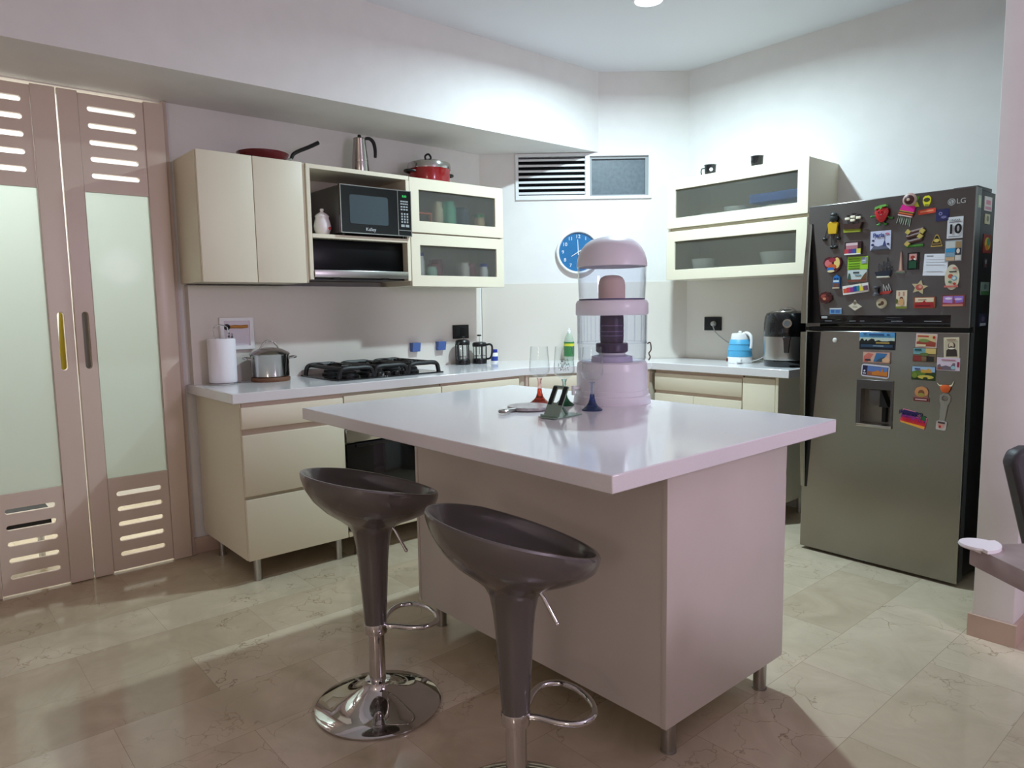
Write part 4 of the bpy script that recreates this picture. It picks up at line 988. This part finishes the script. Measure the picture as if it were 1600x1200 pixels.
o = magnet('white card magnet with a large black number ten', .655, 1.575, .06, .09, (206, 208, 214), [('r', -.38, .24, .38, .27, (120, 122, 128)), ('r', -.4, -.43, .4, -.4, (130, 132, 138))])
text_on(o, 'LINEAR', .0125, (84, 88, 96), 0, .03, .004); text_on(o, '10', .054, (14, 14, 18), 0, -.008, .004, .0016)
o = magnet('square blue and white sketch magnet reading Paris', .35, 1.545, .09, .088, (196, 200, 224), [('p', ((-.5, -.5), (.5, -.5), (.3, -.3), (.08, -.24), (-.1, -.3), (-.3, -.24)), (96, 100, 120)), ('p', ((.1, -.3), (.3, -.3), (.22, .0), (.205, .3), (.195, .0)), (60, 70, 120)), ('e', -.36, .02, .06, .05, (40, 46, 90)), ('e', -.38, -.2, .07, .06, (40, 46, 90)), ('e', .38, -.2, .06, .05, (40, 46, 90)), ('e', .32, .33, .1, .05, (176, 110, 130)), ('r', -.42, -.5, .42, -.44, (60, 62, 66))])
text_on(o, 'Paris', .026, (50, 64, 130), -.008, .024, .004, .0008)
magnet('small house magnet over coloured row below brown ship', .228, 1.519, .076, .06, (56, 30, 36), [('r', -.42, -.05, .3, .42, (176, 120, 130)), ('r', -.42, .22, .3, .42, (214, 190, 196)), ('r', -.5, -.4, -.25, -.05, (190, 60, 66)), ('r', -.25, -.4, 0, -.05, (120, 50, 110)), ('r', 0, -.4, .25, -.05, (50, 80, 160)), ('r', .25, -.4, .5, -.05, (206, 200, 70)), ('r', -.5, -.5, .5, -.4, (230, 230, 226))], 'r', .012)
magnet('black rounded triangle magnet with a gold animal', .586, 1.526, .046, .052, (198, 168, 84), [('p', ((-.42, -.42), (.42, -.42), (.34, -.15), (.1, .36), (0, .44), (-.1, .36), (-.34, -.15)), (24, 22, 24)), ('e', 0, .0, .24, .14, (206, 180, 90)), ('r', -.45, -.36, .45, -.2, (120, 96, 60))], 'tri')
magnet('collage magnet of beach photos above the oval one', .653, 1.477, .064, .088, (160, 168, 176), [('r', -.45, .14, .1, .45, (190, 192, 190)), ('r', .14, .14, .48, .45, (150, 124, 90)), ('r', -.45, -.06, .1, .12, (54, 140, 190)), ('r', -.45, -.28, .1, -.08, (120, 150, 170)), ('r', .14, -.2, .48, .12, (50, 52, 62)), ('e', .3, -.02, .1, .12, (210, 200, 190)), ('r', .14, -.46, .48, -.22, (196, 190, 186)), ('r', -.45, -.46, .1, -.3, (190, 160, 130))])
magnet('lime green card magnet with text lines', .25, 1.449, .094, .06, (150, 200, 50), [('r', -.45, .3, .1, .36, (86, 130, 30)), ('r', -.45, .12, .1, .18, (86, 130, 30)), ('r', -.45, -.06, .1, 0, (86, 130, 30)), ('r', -.45, -.24, .1, -.18, (86, 130, 30)), ('r', .18, -.06, .44, .42, (150, 160, 180)), ('r', .24, .14, .4, .2, (214, 220, 230)), ('r', -.45, -.42, .1, -.36, (86, 130, 30))])
magnet('slim tower shaped magnet', .443, 1.441, .04, .098, (170, 130, 120), [('p', ((-.1, -.36), (.1, -.36), (.02, .38)), (204, 170, 150)), ('r', -.5, -.5, .5, -.42, (96, 110, 96))], 'tower', .007)
magnet('black framed magnet with a green landscape', .494, 1.443, .046, .076, (16, 17, 18), [('r', -.34, .05, .34, .42, (200, 150, 146)), ('e', -.02, .22, .2, .1, (150, 50, 40)), ('e', .16, .1, .1, .07, (230, 226, 222)), ('r', -.34, -.42, .34, .0, (22, 76, 50)), ('p', ((-.34, -.0), (0, .12), (.34, 0)), (22, 26, 28))], 'r', .007)
o = magnet('white square paper note held on the freezer door', .585, 1.422, .096, .094, (222, 226, 236), [('r', -.4, .38, -.12, .42, (120, 124, 132)), ('r', -.4, .24, .36, .255, (196, 200, 210)), ('r', -.4, .12, .36, .135, (196, 200, 210)), ('r', -.4, 0, .36, .015, (196, 200, 210)), ('r', -.4, -.3, .3, -.285, (196, 200, 210))], 'r', .0015, .05, 'paper_note')
magnet('cream oval magnet with small drawings', .653, 1.365, .056, .108, (206, 198, 176), [('e', -.1, .04, .18, .09, (176, 84, 60)), ('e', .16, -.04, .2, .1, (110, 160, 180)), ('e', .16, -.04, .12, .06, (200, 204, 196)), ('r', -.2, .2, .3, .24, (40, 44, 48)), ('e', -.12, -.18, .12, .05, (96, 120, 90)), ('r', -.5, -.4, .46, -.33, (196, 104, 96)), ('e', .2, -.26, .1, .05, (176, 60, 56)), ('e', .16, .36, .14, .03, (196, 90, 96))], 'o', .005)
magnet('heart shaped palette magnet in red and yellow', .132, 1.447, .088, .08, (86, 30, 36), [('e', -.22, .1, .2, .22, (206, 110, 116)), ('e', .26, .1, .16, .32, (226, 200, 120)), ('e', .0, .28, .2, .12, (150, 40, 60)), ('e', .0, -.12, .24, .16, (196, 90, 40)), ('r', -.28, -.34, .12, -.16, (40, 110, 190)), ('e', -.05, -.38, .2, .07, (220, 206, 150))], [(-.044, .012), (-.036, .032), (-.018, .039), (.0, .034), (.02, .04), (.038, .032), (.044, .01), (.036, -.016), (.02, -.034), (0, -.04), (-.02, -.03), (-.036, -.012)], .012)
magnet('white card magnet of a street with brown base', .25, 1.389, .09, .056, (196, 208, 208), [('r', -.5, -.5, .5, -.3, (120, 66, 54)), ('p', ((-.5, -.3), (-.3, -.3), (-.36, .2), (-.44, .24)), (60, 90, 76)), ('p', ((.2, -.3), (.5, -.3), (.48, .3), (.36, .1)), (110, 76, 50)), ('r', -.2, .22, .1, .34, (60, 70, 80)), ('r', -.1, 0, .2, .1, (120, 150, 160))], 'r', .006)
magnet('narrow blue house magnet', .153, 1.366, .034, .066, (40, 110, 180), [('r', -.4, -.05, .4, .1, (190, 214, 230)), ('r', -.3, .12, -.05, .26, (20, 40, 80)), ('r', .05, .12, .3, .26, (20, 40, 80)), ('r', -.4, -.4, .4, -.12, (110, 70, 56)), ('r', -.5, -.5, .5, -.42, (196, 180, 150))], [(-.016, -.033), (.016, -.033), (.016, .02), (0, .033), (-.016, .02)], .01)
magnet('starfish shaped magnet with red centre', .525, 1.326, .07, .066, (190, 176, 140), [('e', 0, 0, .22, .2, (176, 90, 80)), ('e', .05, .05, .1, .1, (206, 150, 130))], 'star', .006, .2)
o = magnet('rainbow row of tiny houses magnet', .246, 1.328, .12, .042, (226, 224, 220), [('r', -.48, -.3, -.34, .2, (204, 90, 60)), ('r', -.34, -.3, -.2, .26, (206, 60, 76)), ('r', -.2, -.3, -.07, .24, (130, 60, 130)), ('r', -.07, -.3, .06, .3, (40, 70, 150)), ('r', .06, -.3, .16, .3, (50, 130, 130)), ('p', ((.16, -.3), (.32, -.3), (.24, .5)), (226, 206, 60)), ('r', .32, -.3, .48, .2, (110, 70, 100))], 'r', .01, -.12)
magnet('dark reddish rose shaped magnet', .102, 1.29, .06, .056, (70, 28, 26), [('e', -.1, .1, .26, .2, (150, 70, 60)), ('e', .12, -.06, .24, .22, (96, 34, 34)), ('e', -.05, -.1, .14, .12, (196, 130, 100)), ('e', .2, .18, .12, .1, (60, 22, 24))], [(.03*math.cos(2*PI*k/20)*(1+.14*(k % 2)), .026*math.sin(2*PI*k/20)*(1+.14*(k % 2))) for k in range(20)], .012)
magnet('white rhombus magnet with a small peak', .246, 1.251, .062, .052, (206, 200, 182), [('e', 0, .2, .12, .16, (120, 104, 90)), ('e', 0, -.12, .2, .08, (180, 172, 154))], 'rh', .009)
magnet('round cream magnet with a brown animal', .366, 1.258, .047, .048, (176, 168, 140), [('e', 0, 0, .4, .4, (204, 196, 170)), ('e', .08, .02, .16, .2, (110, 76, 60)), ('e', -.16, -.12, .16, .12, (80, 70, 56))], 'o', .006)
magnet('tall cream magnet with a figure in front of towers', .452, 1.274, .046, .082, (214, 200, 176), [('r', -.5, -.5, .5, -.38, (120, 130, 50)), ('r', -.3, .2, -.16, .42, (196, 130, 120)), ('r', .12, .2, .26, .42, (196, 130, 120)), ('e', 0, .05, .16, .1, (110, 60, 50)), ('e', 0, -.14, .24, .2, (204, 160, 110)), ('e', -.42, -.1, .1, .14, (90, 100, 50))], 'r', .005)
magnet('red and cream sign magnet with a train', .549, 1.258, .086, .05, (150, 84, 56), [('r', -.44, .06, .44, .44, (220, 204, 176)), ('r', -.3, .22, .1, .28, (110, 60, 50)), ('p', ((-.46, -.42), (.46, -.42), (.4, .02), (.1, .02), (0, .2), (-.1, .02), (-.46, -.05)), (160, 36, 40)), ('r', -.4, -.32, .3, -.22, (90, 24, 28))], 'r', .008)
magnet('purple sky magnet with a brown frame', .663, 1.264, .087, .05, (126, 70, 60), [('r', -.45, -.3, -.02, .4, (170, 130, 200)), ('r', .02, -.3, .45, .4, (140, 110, 196)), ('e', -.2, .2, .16, .1, (224, 206, 230)), ('e', .22, .14, .18, .1, (206, 180, 220)), ('p', ((-.45, -.3), (.45, -.3), (.45, -.1), (.1, -.2), (.06, .3), (.0, -.2), (-.45, -.14)), (150, 60, 86)), ('r', -.45, -.46, .45, -.3, (196, 130, 110))], 'r', .008)
magnet('small pale blue label magnet above the display', .152, 1.224, .058, .028, (110, 160, 206), [('r', -.4, -.3, -.1, .2, (60, 100, 160)), ('r', 0, -.3, .36, .2, (70, 110, 170)), ('r', -.5, .3, .5, .5, (206, 214, 224))])
# lower door
magnet('wide skyline magnet with blue sky at the top of fridge door', .352, 1.083, .158, .08, (20, 32, 44), [('r', -.5, 0, .5, .5, (96, 160, 200)), ('r', -.5, .0, .5, .2, (190, 206, 196)), ('r', -.5, .3, .5, .5, (84, 150, 204)), ('p', ((-.5, -.1), (-.46, .12), (-.4, .14), (-.36, .0), (-.3, .1), (-.26, 0), (-.16, .14), (-.08, .12), (-.05, 0), (.05, .06), (.2, -.04), (.4, .04), (.5, .02), (.5, -.16), (-.5, -.16)), (22, 28, 26)), ('r', -.02, -.14, .36, -.06, (176, 150, 80)), ('r', -.45, -.36, .45, -.2, (44, 70, 96)), ('r', -.1, -.3, .2, -.26, (150, 170, 190)), ('r', -.22, .34, .2, .42, (40, 76, 130)), ('r', -.38, .4, -.3, .44, (30, 50, 90)), ('r', .28, .36, .36, .4, (30, 50, 90))], 'r', .006)
magnet('pink and blue panorama magnet, second below the skyline', .352, 1.006, .124, .054, (150, 120, 120), [('r', -.48, -.42, .48, .44, (206, 170, 150)), ('p', ((-.46, -.4), (-.3, -.4), (-.1, .3), (-.3, .4), (-.46, .1)), (196, 110, 100)), ('p', ((-.1, -.36), (.2, -.36), (.4, .36), (.0, .4)), (60, 110, 160)), ('p', ((-.02, -.36), (.2, -.36), (.3, .1), (.1, -.1)), (60, 80, 96)), ('e', .36, -.2, .14, .2, (216, 176, 140)), ('r', -.4, -.3, -.2, -.15, (50, 50, 56))], 'r', .006)
magnet('white rounded frame magnet with an evening street', .349, .942, .127, .06, (206, 206, 220), [('r', -.46, -.38, .46, .38, (36, 36, 70)), ('r', -.28, -.05, .44, .36, (90, 120, 180)), ('r', -.28, -.36, .44, -.05, (150, 90, 60)), ('p', ((-.1, -.1), (.1, .1), (.2, -.05), (.26, .3), (.3, -.05), (.44, .1), (.44, -.3), (-.1, -.3)), (196, 120, 50)), ('e', -.38, -.04, .03, .07, (220, 220, 230)), ('r', -.43, -.28, -.32, -.2, (196, 196, 210))], 'rr', .005, .06)
magnet('stamp edged magnet with green and red town', .563, 1.09, .086, .062, (214, 190, 190), [('r', -.45, -.42, .45, .42, (206, 186, 140)), ('r', -.42, .26, .1, .36, (176, 50, 50)), ('p', ((-.45, -.1), (0, .1), (.2, .0), (.45, -.1), (.45, -.4), (-.45, -.4)), (150, 66, 50)), ('e', -.1, .0, .26, .12, (120, 140, 80)), ('e', .36, .26, .06, .1, (176, 40, 40)), ('r', -.45, -.4, .0, -.28, (220, 206, 170))], 'r', .004, .03)
magnet('magnet of a riverside street with a teal label', .558, 1.026, .096, .064, (110, 96, 76), [('r', -.48, .05, .05, .46, (110, 160, 170)), ('r', .05, .1, .48, .46, (206, 180, 110)), ('e', .0, .05, .2, .12, (96, 110, 60)), ('r', -.48, -.44, -.1, -.05, (130, 50, 46)), ('r', .1, -.44, .4, -.1, (36, 34, 34)), ('r', -.42, .3, -.14, .42, (20, 80, 90)), ('r', -.1, -.4, .1, -.1, (120, 96, 70))])
magnet('magnet of a castle on green hills', .557, .944, .098, .062, (40, 60, 30), [('r', -.48, .1, .48, .48, (150, 180, 214)), ('e', -.2, .0, .3, .2, (90, 120, 50)), ('p', ((-.1, .05), (-.1, .3), (.1, .25), (.2, .36), (.3, .3), (.36, .05)), (196, 150, 60)), ('e', .1, -.26, .34, .14, (196, 180, 80)), ('e', .1, -.34, .1, .08, (40, 50, 24)), ('e', -.36, -.16, .12, .2, (110, 130, 50)), ('r', -.36, .26, -.14, .36, (70, 70, 110))])
magnet('cream portrait card magnet of a balding bearded man', .664, 1.062, .06, .09, (206, 196, 172), [('r', -.42, -.44, .42, .34, (190, 180, 158)), ('p', ((-.36, -.42), (.38, -.42), (.34, -.12), (.1, .0), (-.1, .0), (-.32, -.12)), (54, 46, 44)), ('e', .02, .1, .24, .17, (70, 58, 52)), ('e', 0, .12, .16, .14, (206, 186, 160)), ('e', .0, .02, .12, .06, (80, 66, 58)), ('e', .02, -.04, .2, .04, (222, 216, 200)), ('r', -.3, .38, .3, .41, (140, 100, 80))], 'r', .003, -.05)
magnet('pale pink city magnet under the portrait card', .655, .99, .09, .056, (206, 190, 206), [('p', ((-.48, -.46), (-.48, -.1), (-.36, 0), (-.3, -.2), (-.1, -.1), (.1, -.2), (.2, .1), (.3, .1), (.3, -.46)), (110, 96, 110)), ('r', .38, -.2, .48, .2, (150, 40, 66)), ('e', .22, -.26, .1, .14, (150, 190, 200)), ('r', -.3, .3, .3, .36, (176, 100, 120)), ('e', -.36, -.34, .1, .1, (140, 80, 70))])
magnet('rounded house magnet with a brown name plate', .553, .852, .066, .07, (150, 100, 90), [('e', 0, .12, .42, .34, (196, 140, 90)), ('e', 0, .06, .2, .2, (120, 70, 46)), ('e', .0, -.06, .22, .12, (150, 140, 70)), ('r', -.46, -.46, .46, -.26, (96, 40, 46)), ('r', -.36, -.4, .36, -.33, (206, 170, 170))], [(-.033, -.035), (.033, -.035), (.033, -.018), (.026, -.014), (.029, .008), (.02, .028), (0, .035), (-.02, .028), (-.029, .008), (-.026, -.014), (-.033, -.018)], .006)
f = fig('orange bull head magnet with white horns', .65, .882)
MB().lathe([(0, -.018), (.012, -.016), (.019, -.004), (.021, .008), (.014, .016), (0, .018)], n=20, warp=lambda x, y, z: (x, -.009+y*.4, z)).build('bull_head', flat((206, 90, 36)), f)
m = MB().tube(spline([(-.016, -.006, .012), (-.026, -.006, .014), (-.034, -.006, .024)], 4), lambda t: .004-.003*t, 8); m.tube(spline([(.014, -.006, .012), (.024, -.006, .016), (.03, -.006, .034)], 4), lambda t: .004-.003*t, 8).build('horn', flat((222, 206, 176)), f)
f = fig('steel bottle opener magnet with a picture tag', .645, .78, roll=.08)
MB().plate([(-.012, -.02), (.012, -.02), (.014, .03), (.022, .05), (.021, .07), (.01, .082), (-.01, .082), (-.021, .07), (-.022, .05), (-.014, .03)], [oval(0, .06, .0135, .012, 16)], -.007, -.001, FY).build('opener_head', SATIN, f)
MB().prism(rect(-.011, -.05, .011, -.02), -.006, -.001, FY).build('handle', SATIN, f)
m = MB().use(flat((190, 180, 176))).prism(rrect(-.02, -.082, .02, -.042, .006), -.009, 0, FY)
pic(m, .04, .08, .009, [('e', 0, -.76, .36, .16, (196, 150, 140)), ('r', -.36, -.66, .36, -.56, (60, 50, 50)), ('e', -.1, -.84, .12, .08, (170, 40, 46))]); m.build('picture_tag', None, f, weld=False)
f = fig('sunset coloured lettering magnet with a green palm on fridge door', .525, .733, roll=.1)
m = MB().use(flat((220, 130, 150))).prism([(-.056, -.02), (.05, -.038), (.056, .016), (.02, .018), (.0, .036), (-.05, .04)], -.005, 0, FY)
pic(m, .113, .08, .005, [('p', ((-.46, .2), (.1, .16), (.1, .42), (-.42, .46)), (46, 36, 96)), ('p', ((-.48, .0), (.46, -.1), (.46, .1), (-.46, .2)), (150, 50, 150)), ('p', ((-.48, -.2), (.46, -.3), (.46, -.1), (-.48, 0)), (222, 50, 70)), ('p', ((-.46, -.28), (.42, -.44), (.46, -.3), (-.48, -.2)), (236, 170, 60)), ('e', .36, .14, .1, .14, (30, 100, 60))]); m.build('backing', None, f, weld=False)
lettering('PUERTO', .026, flat((40, 30, 90)), f, (-.016, -.0085, .022), depth=.0006, bold=.0008); lettering('VALLARTA', .02, flat((196, 30, 60)), f, (0, -.0085, -.004), depth=.0006, bold=.0008)
tag(MB().lathe([(0, 0), (.01, 0), (.012, .004), (.008, .012), (0, .013)], on_front(.153, 1.082), 20, axis='y').build('fridge_magnet', flat((226, 226, 222))), 'tiny white button magnet on the fridge door', 'magnet', 'souvenir magnets on the fridge')
# right side of the fridge
def on_side(v, z): return (FL[0]+(FW-.0018)*ca-v*sa, FL[1]+(FW-.0018)*sa+v*ca, z)
def smag(label, v, z, w, h, base, pieces=()): return magnet(label, 0, 0, w, h, base, pieces, 'r', .003, 0, side=on_side(v, z))
smag('white and pink magnet topmost on the fridge side', .145, 1.676, .09, .06, (206, 196, 192), [('r', -.3, -.05, .3, .25, (196, 120, 140)), ('r', -.4, -.4, .4, -.2, (196, 130, 150))])
smag('small cream magnet second from the top on the fridge side', .145, 1.612, .06, .042, (190, 184, 150), [('e', 0, .05, .25, .3, (110, 110, 90))])
smag('red, yellow and green magnet on the fridge side', .16, 1.508, .1, .08, (130, 40, 36), [('e', 0, 0, .36, .34, (196, 176, 50)), ('e', .1, .1, .2, .2, (60, 140, 110)), ('e', -.1, -.2, .2, .16, (196, 120, 40))])
smag('small black magnet with a red tip on the fridge side', .15, 1.426, .05, .04, (40, 40, 44), [('r', -.2, -.4, .2, -.2, (130, 40, 46)), ('e', 0, .1, .2, .25, (130, 134, 140))])
smag('grey and green magnet on the fridge side', .16, 1.315, .1, .056, (120, 140, 130), [('r', -.5, -.5, .5, -.2, (60, 110, 60)), ('e', 0, .15, .16, .2, (90, 100, 100))])
smag('navy magnet lowest on the fridge side', .155, 1.178, .09, .056, (30, 36, 66), [('r', -.4, -.44, .4, -.24, (176, 180, 190)), ('e', 0, .1, .24, .2, (90, 80, 110))])
smag('pale strip magnet on the freezer door edge', .038, 1.678, .036, .05, (150, 160, 140), [('r', -.3, -.3, .3, .3, (170, 176, 156))])

# ---------------------------------------------------------------- dining corner at the right
TU, TV = math.radians(-40), 0
t = thing('dining_table', 'grey wood dining table corner at the right edge', 'table', (3.388, .556, 0), math.radians(-38))
GW = noisy(mat('grey_wood_top', (160, 146, 142), .3, spec=.5), 14, (148, 132, 128), (172, 158, 154))
bx('tabletop', GW, t, 0, 0, .708, 1.5, .9, .75, .003)
MB().box(.55, .35, .03, .95, .55, .708).box(.4, .2, 0, 1.1, .7, .03).build('pedestal', GW, t)
m = MB().plate([(-.004, -.004)]+[(-.004+.062*math.cos(math.radians(a)), -.004+.062*math.sin(math.radians(a))) for a in range(0, 91, 9)], [], .75, .757, FZ)
m.lathe([(0, 0), (.036, 0), (.038, .003), (.036, .007), (0, .007)], (.012, .012, .7502), 32)
m.box(-.004, -.004, .744, -.0005, .036, .756).box(-.004, -.004, .744, .036, -.0005, .756)
k_ = m.build('corner_guard', WHITEP, None, (3.388, .556, 0), (0, 0, math.radians(-38)))
tag(k_, 'white plastic corner guard on the dining table corner', 'corner guard')
ch = thing('dining_chair', 'dark grey upholstered dining chair behind the table', 'chair', (3.388, .556, 0), math.radians(-38))
CH = mat('charcoal_leather', (54, 52, 56), .5)
bp_ = [(.5, .44), (.93, .44), (1.03, .82), (1.015, .85), (.985, .862), (.465, .862), (.435, .85), (.42, .82)]
MB().prism(bp_, -.42, -.37, lambda u, v, w: (w-(v-.44)*.12, u, v)).build('backrest', CH, ch, bevel=.012)
bx('seat', CH, ch, -.4, .52, .4, .02, .96, .46, .02)
for u in (-.36, -.01):
    for v in (.58, .9): MB().cyl((u, v, 0), (u, v, .41), .014, .018).build('leg', DGREY, ch)

# ---------------------------------------------------------------- light
def area(name, loc, rot, power, rgb, sx, sy=None, shape='RECTANGLE', spread=PI):
    l = bpy.data.lights.new(name, 'AREA'); l.energy = power; l.color = lin(rgb); l.shape = shape; l.size = sx; l.size_y = sy or sx; l.spread = spread
    o = bpy.data.objects.new(name, l); COL.objects.link(o); o.location = loc; o.rotation_euler = rot; return o
area('kitchen_lamp_light', (1.48, 1.9, HC-.03), (0, 0, 0), 53, (212, 238, 247), .1, shape='DISK', spread=2.95)
dl_ = bpy.data.lights.new('dining_pendant_light', 'POINT'); dl_.energy = 80; dl_.color = lin((238, 220, 250)); dl_.shadow_soft_size = .2
do_ = bpy.data.objects.new('dining_pendant_light', dl_); COL.objects.link(do_); do_.location = (5.3, .9, 1.8)
pl = bpy.data.lights.new('rear_fill_light', 'POINT'); pl.energy = 38; pl.color = lin((255, 236, 224)); pl.shadow_soft_size = .3  # unseen fill light added behind the camera to brighten shaded upright surfaces
po = bpy.data.objects.new('rear_fill_light', pl); COL.objects.link(po); po.location = (5.0, -3.7, 1.75)
area('laundry_lamp_light', (-.8, -.75, HC-.02), (0, 0, 0), 46, (248, 255, 250), .8)
W = bpy.data.worlds.new('world'); SC.world = W; W.use_nodes = True
W.node_tree.nodes['Background'].inputs[0].default_value = (*lin((30, 36, 46)), 1); W.node_tree.nodes['Background'].inputs[1].default_value = .3

SC.view_settings.view_transform = 'Standard'; SC.view_settings.look = 'None'; SC.view_settings.gamma = 1; SC.view_settings.use_curve_mapping = False
SC.view_settings.exposure = .08
SC.cycles.use_denoising = True
SC.cycles.max_bounces = 10; SC.cycles.transparent_max_bounces = 24; SC.cycles.diffuse_bounces = 5; SC.cycles.transmission_bounces = 10
SC.cycles.caustics_reflective = False; SC.cycles.caustics_refractive = True; SC.cycles.sample_clamp_indirect = 6
bpy.context.view_layer.update()
